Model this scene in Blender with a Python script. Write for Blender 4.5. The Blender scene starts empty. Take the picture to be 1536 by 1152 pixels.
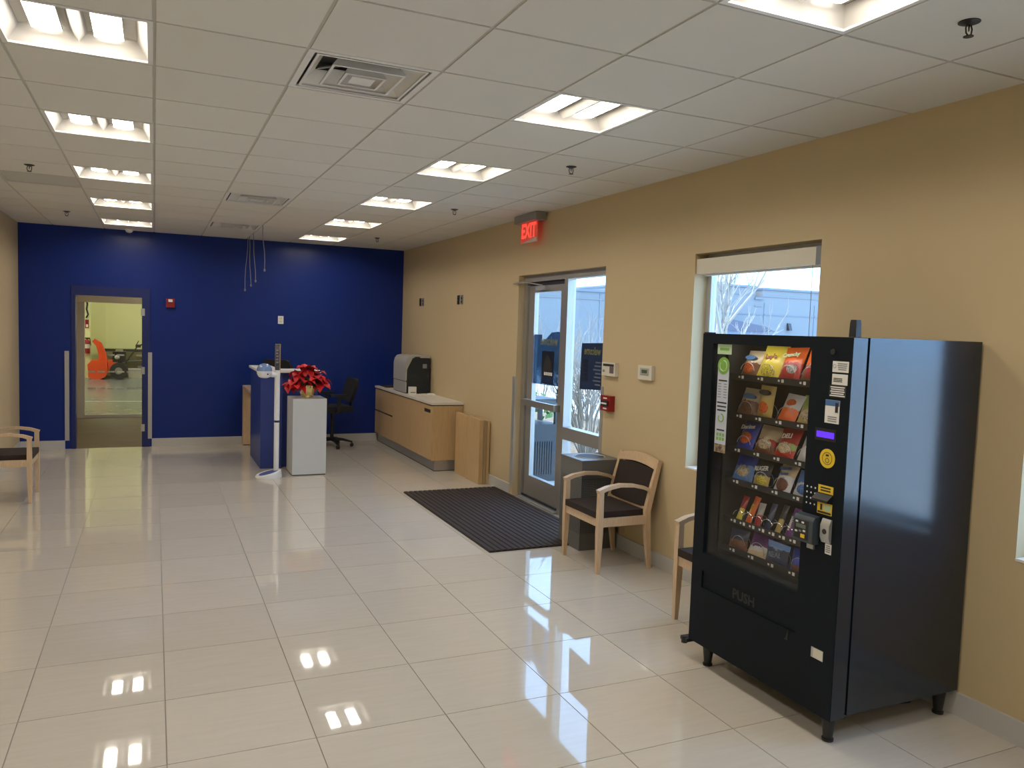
import bpy, bmesh, math, random
from mathutils import Vector, Matrix
random.seed(7)
SC = bpy.context.scene
COL = SC.collection
PI = math.pi

# ------------------------------------------------------------------ camera
F_PX, YAW, PITCH, ROLL, EYE = 1181.69, .4274, -.0681, .0332, 1.80
def cam_axes():
    cy, sy, cp, sp = math.cos(YAW), math.sin(YAW), math.cos(PITCH), math.sin(PITCH)
    fw = Vector((sy*cp, cy*cp, sp)); r = Vector((cy, -sy, 0)); u = r.cross(fw)
    cr, sr = math.cos(ROLL), math.sin(ROLL)
    return r*cr + u*sr, u*cr - r*sr, fw
_r, _u, _f = cam_axes()
cd = bpy.data.cameras.new('camera'); cam = bpy.data.objects.new('camera', cd); COL.objects.link(cam)
cd.sensor_width = 36; cd.lens = F_PX/1536*36; cd.clip_start = .05; cd.clip_end = 300
cam.matrix_world = Matrix(((_r.x, _u.x, -_f.x, 0), (_r.y, _u.y, -_f.y, 0), (_r.z, _u.z, -_f.z, EYE), (0, 0, 0, 1)))
SC.camera = cam
# ------------------------------------------------------------------ world, sun, exposure
W = bpy.data.worlds.new('sky'); SC.world = W; W.use_nodes = True
bg = W.node_tree.nodes['Background']; bg.inputs[0].default_value = (.36, .61, 1, 1); bg.inputs[1].default_value = 4.8
sd = bpy.data.lights.new('sun', 'SUN'); sd.energy = 9.0; sd.color = (1, .93, .82); sd.angle = .01
so = bpy.data.objects.new('sun', sd); COL.objects.link(so)
so.rotation_euler = Vector((-.14, .85, .55)).to_track_quat('Z', 'Y').to_euler()
LAMP = 30.0           # emission of the troffer lamps
VS = SC.view_settings; VS.view_transform = 'Standard'; VS.look = 'None'; VS.exposure = 0.40; VS.gamma = 1.0
VS.use_curve_mapping = False
SC.cycles.use_denoising = True
SC.cycles.max_bounces = 10; SC.cycles.transparent_max_bounces = 16; SC.cycles.sample_clamp_indirect = 6

# ------------------------------------------------------------------ helpers
def mat(name, col, rough=.5, metal=0., spec=.5, emit=None, es=1., bump=0., bscale=200., var=0., vscale=8., vcol=None, coat=0., aniso=None, objrand=0.):
    m = bpy.data.materials.new(name); m.use_nodes = True
    nt = m.node_tree; b = nt.nodes['Principled BSDF']; L = nt.links
    c = (*col, 1) if len(col) == 3 else col
    b.inputs['Base Color'].default_value = c; b.inputs['Roughness'].default_value = rough
    b.inputs['Metallic'].default_value = metal; b.inputs['Specular IOR Level'].default_value = spec
    b.inputs['Coat Weight'].default_value = coat
    if emit:
        b.inputs['Emission Color'].default_value = (*emit, 1); b.inputs['Emission Strength'].default_value = es
    if bump or var or objrand:
        tc = nt.nodes.new('ShaderNodeTexCoord')
    out = None
    if var:
        mp = nt.nodes.new('ShaderNodeMapping'); L.new(tc.outputs['Object'], mp.inputs[0])
        if aniso: mp.inputs['Scale'].default_value = aniso
        n = nt.nodes.new('ShaderNodeTexNoise'); n.inputs['Scale'].default_value = vscale; n.inputs['Detail'].default_value = 5
        L.new(mp.outputs[0], n.inputs['Vector'])
        mx = nt.nodes.new('ShaderNodeMix'); mx.data_type = 'RGBA'
        v2 = vcol or tuple(x*(1-var) for x in col)
        mx.inputs[6].default_value = c; mx.inputs[7].default_value = (*v2, 1)
        cr = nt.nodes.new('ShaderNodeMapRange'); cr.inputs[1].default_value = .35; cr.inputs[2].default_value = .65
        L.new(n.outputs['Fac'], cr.inputs[0]); L.new(cr.outputs[0], mx.inputs[0]); out = mx.outputs[2]
        L.new(out, b.inputs['Base Color'])
    if objrand:
        oi = nt.nodes.new('ShaderNodeObjectInfo')
        mr = nt.nodes.new('ShaderNodeMapRange'); mr.inputs[3].default_value = 1-objrand; mr.inputs[4].default_value = 1+objrand
        L.new(oi.outputs['Random'], mr.inputs[0])
        hs = nt.nodes.new('ShaderNodeHueSaturation'); L.new(mr.outputs[0], hs.inputs['Value'])
        if out: L.new(out, hs.inputs['Color'])
        else: hs.inputs['Color'].default_value = c
        L.new(hs.outputs[0], b.inputs['Base Color'])
    if bump:
        n2 = nt.nodes.new('ShaderNodeTexNoise'); n2.inputs['Scale'].default_value = bscale; n2.inputs['Detail'].default_value = 3
        L.new(tc.outputs['Object'], n2.inputs['Vector'])
        bp = nt.nodes.new('ShaderNodeBump'); bp.inputs['Strength'].default_value = bump; bp.inputs['Distance'].default_value = .002
        L.new(n2.outputs['Fac'], bp.inputs['Height']); L.new(bp.outputs[0], b.inputs['Normal'])
    return m

def glass_mat(name, tint=(1, 1, 1), refl=1.0):
    m = bpy.data.materials.new(name); m.use_nodes = True; nt = m.node_tree; nt.nodes.clear()
    o = nt.nodes.new('ShaderNodeOutputMaterial'); mx = nt.nodes.new('ShaderNodeMixShader')
    t = nt.nodes.new('ShaderNodeBsdfTransparent'); t.inputs[0].default_value = (*tint, 1)
    g = nt.nodes.new('ShaderNodeBsdfGlossy'); g.inputs['Roughness'].default_value = .02
    lw = nt.nodes.new('ShaderNodeLayerWeight'); pw_ = nt.nodes.new('ShaderNodeMath'); pw_.operation = 'POWER'; pw_.inputs[1].default_value = 5
    mu = nt.nodes.new('ShaderNodeMath'); mu.operation = 'MULTIPLY_ADD'; mu.inputs[1].default_value = .9*refl; mu.inputs[2].default_value = .035*refl
    nt.links.new(lw.outputs['Facing'], pw_.inputs[0]); nt.links.new(pw_.outputs[0], mu.inputs[0]); nt.links.new(mu.outputs[0], mx.inputs[0])
    nt.links.new(t.outputs[0], mx.inputs[1]); nt.links.new(g.outputs[0], mx.inputs[2]); nt.links.new(mx.outputs[0], o.inputs[0])
    return m

class MB:
    """collects shapes for ONE mesh object (world coordinates unless the parent is rotated later)"""
    def __init__(s): s.bm = bmesh.new()
    def box(s, x0, x1, y0, y1, z0, z1):
        v = [s.bm.verts.new(p) for p in ((x0,y0,z0),(x1,y0,z0),(x1,y1,z0),(x0,y1,z0),(x0,y0,z1),(x1,y0,z1),(x1,y1,z1),(x0,y1,z1))]
        for q in ((3,2,1,0),(4,5,6,7),(0,1,5,4),(1,2,6,5),(2,3,7,6),(3,0,4,7)): s.bm.faces.new([v[i] for i in q])
        return s
    def hexa(s, a, b):            # two quads (4 points each) joined into a solid
        v = [s.bm.verts.new(p) for p in list(a)+list(b)]
        for q in ((3,2,1,0),(4,5,6,7),(0,1,5,4),(1,2,6,5),(2,3,7,6),(3,0,4,7)): s.bm.faces.new([v[i] for i in q])
        return s
    def rings(s, rings, close=True, cap=True):
        R = [[s.bm.verts.new(p) for p in r] for r in rings]; n = len(R[0])
        for a, b in zip(R, R[1:]):
            for i in range(n if close else n-1):
                j = (i+1) % n; s.bm.faces.new((a[i], a[j], b[j], b[i]))
        if cap and close:
            s.bm.faces.new(R[0][::-1]); s.bm.faces.new(R[-1])
        return s
    def tube(s, path, r, n=10):
        path = [Vector(p) for p in path]; rr = r if isinstance(r, (list, tuple)) else [r]*len(path)
        rings = []; ref = None
        for i, p in enumerate(path):
            t = (path[min(i+1, len(path)-1)] - path[max(i-1, 0)]).normalized()
            if ref is None: ref = t.orthogonal().normalized()
            ref = (ref - t*ref.dot(t)).normalized(); b = t.cross(ref)
            rings.append([p + (ref*math.cos(2*PI*k/n) + b*math.sin(2*PI*k/n))*rr[i] for k in range(n)])
        return s.rings(rings)
    def cyl(s, p0, p1, r0, r1=None, n=20): return s.tube([p0, p1], [r0, r0 if r1 is None else r1], n)
    def lathe(s, c, prof, n=24, cap=True):
        return s.rings([[(c[0]+r*math.cos(2*PI*k/n), c[1]+r*math.sin(2*PI*k/n), c[2]+z) for k in range(n)] for r, z in prof], True, cap)
    def prism(s, poly, a, lo, hi):        # polygon of 2D points extruded along axis a
        def P(q, t):
            return {'x': (t, q[0], q[1]), 'y': (q[0], t, q[1]), 'z': (q[0], q[1], t)}[a]
        return s.rings([[P(q, lo) for q in poly], [P(q, hi) for q in poly]])
    def sweep(s, path, side, w, h):       # rectangular bar; side = sideways unit axis, w along it, h across
        side = Vector(side); path = [Vector(p) for p in path]; rings = []
        for i, p in enumerate(path):
            t = (path[min(i+1, len(path)-1)] - path[max(i-1, 0)]).normalized(); nn = side.cross(t).normalized()
            ww = w[i] if isinstance(w, (list, tuple)) else w; hh = h[i] if isinstance(h, (list, tuple)) else h
            rings.append([p+side*ww/2+nn*hh/2, p-side*ww/2+nn*hh/2, p-side*ww/2-nn*hh/2, p+side*ww/2-nn*hh/2])
        return s.rings(rings)
    def sphere(s, c, r, seg=16, ring=10):
        rx = r if isinstance(r, (tuple, list)) else (r, r, r)
        M = Matrix.Translation(c) @ Matrix.Diagonal((*rx, 1))
        bmesh.ops.create_uvsphere(s.bm, u_segments=seg, v_segments=ring, radius=1, matrix=M); return s
    def torus(s, c, R, r, axis='x', n=20, m=6):
        rings = []
        for i in range(n+1):
            a = 2*PI*i/n
            ring = []
            for k in range(m):
                b = 2*PI*k/m; d = R + r*math.cos(b); q = (d*math.cos(a), d*math.sin(a), r*math.sin(b))
                ring.append({'x': (c[0]+q[2], c[1]+q[0], c[2]+q[1]), 'y': (c[0]+q[0], c[1]+q[2], c[2]+q[1]), 'z': (c[0]+q[0], c[1]+q[1], c[2]+q[2])}[axis])
            rings.append(ring)
        return s.rings(rings, True, False)
    def data(s, name, m, org=(0,0,0), bevel=0., seg=1, smooth=35):
        if bevel:
            es = [e for e in s.bm.edges if len(e.link_faces) == 2 and e.calc_face_angle(0) > .5]
            bmesh.ops.bevel(s.bm, geom=es, offset=bevel, segments=seg, profile=.6, affect='EDGES', clamp_overlap=True)
        bmesh.ops.recalc_face_normals(s.bm, faces=s.bm.faces)
        me = bpy.data.meshes.new(name); s.bm.to_mesh(me); s.bm.free()
        if any(org): me.transform(Matrix.Translation(-Vector(org)))
        for mm in (m if isinstance(m, (list, tuple)) else [m]): me.materials.append(mm)
        if smooth:
            me.shade_smooth(); me.set_sharp_from_angle(angle=math.radians(smooth))
        return me
    def obj(s, name, m, parent=None, bevel=0., seg=1, smooth=35):
        org = ORG.get(parent.name, (0,0,0)) if parent else (0,0,0)
        return link(name, s.data(name, m, org, bevel, seg, smooth), parent)
ORG = {}
def link(name, me, parent=None, loc=None, rot=None, scale=None):
    o = bpy.data.objects.new(name, me); COL.objects.link(o)
    if parent: o.parent = parent; ORG[o.name] = ORG.get(parent.name, (0,0,0))
    if loc is not None: o.location = loc
    if rot is not None: o.rotation_euler = rot
    if scale is not None: o.scale = scale
    return o
def tag(o, label, cat, group=None):
    o['label'] = label; o['category'] = cat
    if group: o['group'] = group
    return o
def thing(name, label, cat, loc=(0,0,0), group=None):
    o = bpy.data.objects.new(name, None); COL.objects.link(o); o.location = loc; o.empty_display_size = .1
    ORG[o.name] = tuple(loc); return tag(o, label, cat, group)
def struct(o): o['kind'] = 'structure'; return o
def sroot(name, loc=(0,0,0)):
    o = bpy.data.objects.new(name, None); COL.objects.link(o); o.location = loc; ORG[o.name] = tuple(loc); o.empty_display_size = .1
    return struct(o)
def dup(root, loc, rotz=0, label=None, group=None):
    r = root.copy(); COL.objects.link(r); r.location = loc; r.rotation_euler = (0, 0, rotz)
    if label: r['label'] = label
    if group: r['group'] = group
    for ch in list(root.children):
        c = ch.copy(); COL.objects.link(c); c.parent = r
        for g in ch.children:
            d = g.copy(); COL.objects.link(d); d.parent = c
    return r
def text(body, size, m, parent, loc, right, up, name='lettering', ext=.0006, bold=0., wscale=1.):
    cu = bpy.data.curves.new(name, 'FONT'); cu.body = body; cu.size = size; cu.align_x = 'CENTER'; cu.align_y = 'CENTER'; cu.extrude = ext
    cu.offset = bold; cu.resolution_u = 2
    t = bpy.data.objects.new('tmp', cu); me = bpy.data.meshes.new_from_object(t)
    bpy.data.objects.remove(t); bpy.data.curves.remove(cu)
    r = Vector(right).normalized(); u = Vector(up).normalized(); n = r.cross(u)
    org = Vector(ORG.get(parent.name, (0,0,0))) if parent else Vector((0,0,0)); p = Vector(loc) - org
    me.transform(Matrix(((r.x*wscale, u.x, n.x, p.x), (r.y*wscale, u.y, n.y, p.y), (r.z*wscale, u.z, n.z, p.z), (0,0,0,1))))
    me.materials.clear(); me.materials.append(m); me.name = name
    return link(name, me, parent)

# ------------------------------------------------------------------ materials
M = {}
M['tan'] = mat('tan_paint', (.58, .458, .270), .62, bump=.12, bscale=350)
M['blue'] = mat('blue_paint', (.004, .024, .195), .30, spec=.32, bump=.25, bscale=60)
M['tile_ceil'] = mat('ceiling_tile_white', (.74, .72, .66), .85, bump=.5, bscale=420, objrand=.025)
M['tee'] = mat('tee_white', (.55, .53, .48), .6)
M['plenum'] = mat('plenum_grey', (.25, .25, .24), .9)
M['white'] = mat('white_enamel', (.82, .81, .78), .4)
M['whiteplastic'] = mat('white_plastic', (.80, .80, .80), .35)
M['cream'] = mat('cream_plastic', (.70, .66, .55), .4)
M['base'] = mat('baseboard_vinyl', (.53, .52, .50), .45)
M['reflector'] = mat('reflector_white', (.62, .60, .56), .45)
M['ridge'] = mat('ridge_white', (.42, .40, .37), .5)
M['lamp'] = mat('lamp_glow', (1, 1, 1), .5, emit=(1, .915, .80), es=LAMP)
M['black'] = mat('black_plastic', (.012, .012, .013), .45)
M['softblack'] = mat('black_fabric', (.014, .014, .015), .8, bump=.3, bscale=500)
M['vend'] = mat('vending_black', (.003, .012, .025), .175, spec=.8)
M['vendface'] = mat('vending_face_black', (.004, .008, .012), .6, spec=.18)
M['vendin'] = mat('vending_interior', (.030, .030, .028), .6)
M['rubber'] = mat('black_rubber', (.015, .015, .015), .7)
M['alu'] = mat('anodised_aluminium', (.44, .425, .395), .38, metal=.7)
M['steel'] = mat('brushed_steel', (.50, .50, .49), .38, metal=.55)
M['chrome'] = mat('chrome', (.8, .8, .8), .08, metal=1)
M['darkmetal'] = mat('dark_metal', (.06, .06, .06), .4, metal=.7)
M['maple'] = mat('maple_wood', (.70, .50, .31), .35, var=.16, vscale=14, aniso=(9, 9, .8), coat=.2)
M['maplelam'] = mat('maple_laminate', (.60, .405, .20), .4, var=.14, vscale=10, aniso=(6, 6, .5))
M['ply'] = mat('plywood_edge', (.46, .33, .18), .55, var=.3, vscale=20, aniso=(30, 30, .5))
M['brownfab'] = mat('brown_fabric', (.030, .017, .012), .85, bump=.4, bscale=600, var=.3, vscale=60)
M['worktop'] = mat('white_worktop', (.74, .70, .62), .35, var=.05, vscale=40)
M['plinth'] = mat('grey_white_plinth', (.60, .61, .60), .5)
M['deskblue'] = mat('desk_blue', (.026, .050, .25), .35)
M['greymetal'] = mat('kick_steel', (.42, .42, .41), .3, metal=.7)
M['red'] = mat('red_plastic', (.28, .010, .012), .35)
M['redpaint'] = mat('orange_red_paint', (.80, .09, .02), .35)
M['exitred'] = mat('exit_glow', (.8, .05, .03), .4, emit=(1, .07, .045), es=.85)
M['paper'] = mat('paper', (.78, .77, .72), .7)
M['paperblue'] = mat('print_blue', (.06, .16, .36), .6)
M['ink'] = mat('ink_black', (.02, .02, .02), .6)
M['inkgrey'] = mat('ink_grey', (.25, .25, .26), .6)
M['yellow'] = mat('yellow_sticker', (.80, .56, .03), .45)
M['green'] = mat('label_green', (.20, .42, .07), .5)
M['palegreen'] = mat('label_pale_green', (.50, .66, .42), .5)
M['strip'] = mat('label_lilac_white', (.52, .56, .66), .5)
M['display'] = mat('violet_display', (.02, .01, .1), .3, emit=(.12, .03, 1), es=.9)
M['lcd'] = mat('green_lcd', (.10, .13, .08), .3)
M['glass'] = glass_mat('window_glass', (.93, .96, .97))
M['vglass'] = glass_mat('vending_glass', (.96, .96, .96), .8)
M['clear'] = glass_mat('clear_acrylic', (.97, .97, .97), 1)
M['signblue'] = mat('sign_navy', (.010, .028, .085), .4)
M['signdark'] = mat('sign_dark', (.008, .014, .03), .4)
M['signtext'] = mat('sign_olive_text', (.20, .20, .09), .5)
M['signgrey'] = mat('sign_grey_text', (.13, .17, .23), .5)
M['matblack'] = mat('entrance_mat_brown', (.034, .022, .018), .9, bump=.6, bscale=600)
M['bin'] = mat('bin_grey', (.15, .15, .142), .4)
M['perf'] = None
M['foil'] = mat('gold_foil', (.80, .66, .30), .25, metal=.9, bump=.6, bscale=60)
M['bract'] = mat('red_bract', (.50, .008, .012), .5, objrand=.35)
M['leaf'] = mat('green_leaf', (.02, .06, .015), .5, objrand=.3)
M['concrete'] = mat('concrete', (.40, .38, .34), .8, var=.2, vscale=3)

# perforated metal: a dot grid seen as tiny dark holes
def perf_mat():
    m = bpy.data.materials.new('perforated_metal'); m.use_nodes = True; nt = m.node_tree; L = nt.links; b = nt.nodes['Principled BSDF']
    tc = nt.nodes.new('ShaderNodeTexCoord'); sc = nt.nodes.new('ShaderNodeVectorMath'); sc.operation = 'SCALE'; sc.inputs[3].default_value = 70
    fr = nt.nodes.new('ShaderNodeVectorMath'); fr.operation = 'FRACTION'; sb = nt.nodes.new('ShaderNodeVectorMath'); sb.operation = 'SUBTRACT'; sb.inputs[1].default_value = (.5, .5, .5)
    sx = nt.nodes.new('ShaderNodeSeparateXYZ')
    ge = nt.nodes.new('ShaderNodeNewGeometry'); sn = nt.nodes.new('ShaderNodeSeparateXYZ')
    L.new(tc.outputs['Object'], sc.inputs[0]); L.new(sc.outputs[0], fr.inputs[0]); L.new(fr.outputs[0], sb.inputs[0]); L.new(sb.outputs[0], sx.inputs[0]); L.new(ge.outputs['Normal'], sn.inputs[0])
    ab = nt.nodes.new('ShaderNodeMath'); ab.operation = 'ABSOLUTE'; L.new(sn.outputs[0], ab.inputs[0])
    mx = nt.nodes.new('ShaderNodeMix'); L.new(ab.outputs[0], mx.inputs[0]); L.new(sx.outputs[0], mx.inputs[2]); L.new(sx.outputs[1], mx.inputs[3])
    cb = nt.nodes.new('ShaderNodeCombineXYZ'); L.new(mx.outputs[0], cb.inputs[0]); L.new(sx.outputs[2], cb.inputs[1])
    ln = nt.nodes.new('ShaderNodeVectorMath'); ln.operation = 'LENGTH'; L.new(cb.outputs[0], ln.inputs[0])
    lt = nt.nodes.new('ShaderNodeMath'); lt.operation = 'LESS_THAN'; lt.inputs[1].default_value = .3; L.new(ln.outputs['Value'], lt.inputs[0])
    c = nt.nodes.new('ShaderNodeMix'); c.data_type = 'RGBA'; c.inputs[6].default_value = (.15, .15, .142, 1); c.inputs[7].default_value = (.01, .01, .01, 1)
    L.new(lt.outputs[0], c.inputs[0]); L.new(c.outputs[2], b.inputs['Base Color']); b.inputs['Roughness'].default_value = .4
    return m
M['perf'] = perf_mat()

# polished porcelain floor tile: warm grey beige with faint horizontal veining
def tile_mat():
    m = bpy.data.materials.new('polished_porcelain'); m.use_nodes = True; nt = m.node_tree; L = nt.links; b = nt.nodes['Principled BSDF']
    tc = nt.nodes.new('ShaderNodeTexCoord'); oi = nt.nodes.new('ShaderNodeObjectInfo')
    ad = nt.nodes.new('ShaderNodeVectorMath'); ad.operation = 'ADD'; sc = nt.nodes.new('ShaderNodeVectorMath'); sc.operation = 'SCALE'; sc.inputs[3].default_value = 1.37
    L.new(oi.outputs['Location'], sc.inputs[0]); L.new(tc.outputs['Object'], ad.inputs[0]); L.new(sc.outputs[0], ad.inputs[1])
    mp = nt.nodes.new('ShaderNodeMapping'); mp.inputs['Scale'].default_value = (1.6, 14, 1); L.new(ad.outputs[0], mp.inputs[0])
    n = nt.nodes.new('ShaderNodeTexNoise'); n.inputs['Scale'].default_value = 2.2; n.inputs['Detail'].default_value = 8; n.inputs['Roughness'].default_value = .65; L.new(mp.outputs[0], n.inputs['Vector'])
    cr = nt.nodes.new('ShaderNodeValToRGB'); e = cr.color_ramp.elements
    e[0].position = .3; e[0].color = (.55, .503, .43, 1); e[1].position = .7; e[1].color = (.59, .545, .47, 1); L.new(n.outputs['Fac'], cr.inputs[0])
    mr = nt.nodes.new('ShaderNodeMapRange'); mr.inputs[3].default_value = .97; mr.inputs[4].default_value = 1.03; L.new(oi.outputs['Random'], mr.inputs[0])
    hs = nt.nodes.new('ShaderNodeHueSaturation'); L.new(mr.outputs[0], hs.inputs['Value']); L.new(cr.outputs[0], hs.inputs['Color']); L.new(hs.outputs[0], b.inputs['Base Color'])
    n2 = nt.nodes.new('ShaderNodeTexNoise'); n2.inputs['Scale'].default_value = 1.5; n2.inputs['Detail'].default_value = 4; L.new(ad.outputs[0], n2.inputs['Vector'])
    rr = nt.nodes.new('ShaderNodeMapRange'); rr.inputs[3].default_value = .012; rr.inputs[4].default_value = .055; L.new(n2.outputs['Fac'], rr.inputs[0]); L.new(rr.outputs[0], b.inputs['Roughness'])
    b.inputs['Specular IOR Level'].default_value = .72
    return m
M['floor'] = tile_mat()
M['grout'] = mat('grout', (.30, .275, .235), .8)

# ------------------------------------------------------------------ room shell
XL, XR, YB, YR, HC = -1.62, 3.57, 12.10, -3.0, 2.988
T = .6096; CX0, CY0 = -.0033, 3.572
# floor: grout bed with separate tiles
fl = struct(MB().box(XL-.15, XR+.30, YR-.15, YB+.02, -.12, -.004).obj('floor', M['grout'], smooth=0))
FX0, FY0, FSX, FSY = .0504, 3.3536, .5964, .593
tile_cache = {}
def slab(cache, w, d, h, m, name, bev):
    k = (round(w, 3), round(d, 3))
    if k not in cache: cache[k] = MB().box(-w/2, w/2, -d/2, d/2, -h, 0).data(name, m, bevel=bev, smooth=0)
    return cache[k]
i0 = math.floor((XL-FX0)/FSX); i1 = math.ceil((XR-FX0)/FSX); j0 = math.floor((YR-FY0)/FSY); j1 = math.ceil((YB-FY0)/FSY)
for i in range(i0, i1):
    for j in range(j0, j1):
        a, b = max(XL, FX0+i*FSX+.0022), min(XR, FX0+(i+1)*FSX-.0022)
        c, d = max(YR, FY0+j*FSY+.0022), min(YB, FY0+(j+1)*FSY-.0022)
        if b-a < .01 or d-c < .01: continue
        link('floor_tile', slab(tile_cache, b-a, d-c, .0035, M['floor'], 'floor_tile', .0), fl, ((a+b)/2, (c+d)/2, 0))
# ceiling: plenum slab, tees, tiles, fixtures
ce = struct(MB().box(XL-.15, XR+.30, YR-.15, YB+.15, HC+.20, HC+.30).obj('ceiling', M['plenum'], smooth=0))
LROWS = (-9, -6, -3, 0, 3, 6, 9, 12); LCOLS = (-1, 3)
DIFF = ((1, 0), (1, 7), (1, 11)); RET = ((-2, 7),)
taken = {(c, r) for c in LCOLS for r in LROWS} | set(DIFF) | set(RET)
ci0, ci1 = math.floor((XL-CX0)/T), math.ceil((XR-CX0)/T); cj0, cj1 = math.floor((YR-CY0)/T), math.ceil((YB-CY0)/T)
ctile = {}
for i in range(ci0, ci1):
    for j in range(cj0, cj1):
        if (i, j) in taken: continue
        a, b = max(XL, CX0+i*T+.008), min(XR, CX0+(i+1)*T-.008); c, d = max(YR, CY0+j*T+.008), min(YB, CY0+(j+1)*T-.008)
        if b-a < .02 or d-c < .02: continue
        k = (round(b-a, 3), round(d-c, 3))
        if k not in ctile:
            w, dd = b-a, d-c
            ctile[k] = MB().box(-w/2, w/2, -dd/2, dd/2, 0, .02).data('ceiling_tile', M['tile_ceil'], bevel=.002, smooth=0)
        link('ceiling_tile', ctile[k], ce, ((a+b)/2, (c+d)/2, HC))
for i in range(ci0+1, ci1):
    x = CX0+i*T; MB().box(x-.012, x+.012, YR, YB, HC+.005, HC+.03).obj('main_tee', M['tee'], ce, smooth=0)
for j in range(cj0+1, cj1):
    y = CY0+j*T; MB().box(XL, XR, y-.012, y+.012, HC+.0065, HC+.028).obj('cross_tee', M['tee'], ce, smooth=0)
# walls
struct(MB().box(XL-.15, XL, YR-.15, YB+.15, -.1, HC+.2).obj('wall_left', M['tan'], smooth=0))
struct(MB().box(XL, XR, YR-.15, YR, -.1, HC+.2).obj('wall_rear', M['tan'], smooth=0))
DX0, DX1, DZ = -1.012, -.056, 2.205          # back doorway incl. its frame
wb = MB(); wb.box(XL, DX0, YB, YB+.15, -.1, HC+.2); wb.box(DX1, XR+.3, YB, YB+.15, -.1, HC+.2); wb.box(DX0, DX1, YB, YB+.15, DZ, HC+.2)
struct(wb.obj('wall_back', M['blue'], smooth=0))
# right wall with doorway and windows
XO = XR+.165
EY0, EY1, EZ = 5.95, 7.745, 2.385
WINS = ((3.515, 4.705), (1.06, 2.25), (-1.39, -.20)); WZ0, WZ1 = .83, 2.395
wr = MB(); cuts = sorted([(*w, WZ0, WZ1) for w in WINS] + [(EY0, EY1, -.1, EZ)]); y = YR-.15
for (a, b, z0, z1) in cuts:
    wr.box(XR, XO, y, a, -.1, HC+.2); wr.box(XR, XO, a, b, z1, HC+.2)
    if z0 > 0: wr.box(XR, XO, a, b, -.1, z0)
    y = b
wr.box(XR, XO, y, YB+.15, -.1, HC+.2)
struct(wr.obj('wall_right', M['tan'], smooth=0))
# baseboards
def basebd(name, runs):
    m = MB()
    for r in runs: m.box(*r)
    struct(m.obj(name, M['base'], bevel=.003, smooth=0))
BH = .115
basebd('baseboard_right', [(XR-.012, XR, YR, EY0-.05, 0, BH), (XR-.012, XR, EY1+.06, 9.30, 0, BH)])
basebd('baseboard_back', [(XL, -1.094, YB-.012, YB, 0, BH), (-.029, 3.2, YB-.012, YB, 0, BH)])
basebd('baseboard_left', [(XL, XL+.012, YR, YB-.012, 0, BH)])

# ------------------------------------------------------------------ ceiling fixtures
def make_light():
    t = thing('ceiling_light', 'lit square troffer with two glowing lamp strips', 'ceiling light', (0,0,0))
    h = T/2-.004; g = h-.022
    f = MB()
    f.box(-h, h, -h, -g, 0, .012); f.box(-h, h, g, h, 0, .012); f.box(-h, -g, -g, g, 0, .012); f.box(g, h, -g, g, 0, .012)
    f.obj('frame', M['white'], t, smooth=0)
    k = g-.045; zt = .075
    r = MB()
    o = [(-g,-g,.010),(g,-g,.010),(g,g,.010),(-g,g,.010)]; q = [(-k,-k,zt),(k,-k,zt),(k,k,zt),(-k,k,zt)]
    r.rings([o, q], True, False)
    # two troughs and a ridge running along y
    def vault(x0, x1):
        pts = []
        for s_ in range(9):
            u = s_/8; pts.append((x0+(x1-x0)*u, zt+.002+.020*math.sin(PI*u)))
        return pts
    prof = vault(-k, -.001) + vault(.001, k)
    r.rings([[(p[0], -k, p[1]) for p in prof], [(p[0], k, p[1]) for p in prof]], False, False)
    for s_ in (-1, 1):
        v = [r.bm.verts.new((p[0], s_*k, p[1])) for p in prof] + [r.bm.verts.new((k, s_*k, zt)), r.bm.verts.new((-k, s_*k, zt))]
        r.bm.faces.new(v if s_ > 0 else v[::-1])
    r.obj('reflector', M['reflector'], t, smooth=30)
    rb = MB(); rb.prism([(-.035, zt+.001), (.035, zt+.001), (0, .030)], 'y', -k+.01, k-.01); rb.obj('ridge', M['ridge'], t, smooth=0)
    for s_ in (-1, 1):
        c = s_*k*.52; w = .058
        up_ = [(c-w, .058), (c-w*.5, .053), (c, .051), (c+w*.5, .053), (c+w, .058)]; ye = k-.035
        MB().rings([[(p[0], -ye, p[1]) for p in up_], [(p[0], ye, p[1]) for p in up_]], False, False).obj('lamp_diffuser', M['lamp'], t, smooth=30)
        MB().box(c-w-.002, c+w+.002, -ye-.002, ye+.002, .0585, .074).obj('lamp_shield', M['white'], t, smooth=0)
    return t
L0 = make_light(); first = True
colname = {-1: 'row leading to the open doorway', 3: 'row on the window side'}
ordn = {12: 'nearest the blue wall', 9: 'second from the blue wall', 6: 'third from the blue wall', 3: 'fourth from the blue wall', 0: 'fifth from the blue wall', -3: 'sixth from the blue wall', -6: 'seventh from the blue wall', -9: 'eighth from the blue wall'}
for c in LCOLS:
    for r in LROWS:
        loc = (CX0+(c+.5)*T, CY0+(r+.5)*T, HC-.001)
        lab = 'lit square troffer %s in the %s' % (ordn[r], colname[c])
        if first: L0.location = loc; L0['label'] = lab; L0['group'] = 'ceiling troffers'; first = False
        else: dup(L0, loc, 0, lab, 'ceiling troffers')
for o in list(COL.objects):
    if o.name.startswith('ceiling_light'): o['group'] = 'troffers in the ' + o['label'].split('in the ')[1]

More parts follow.
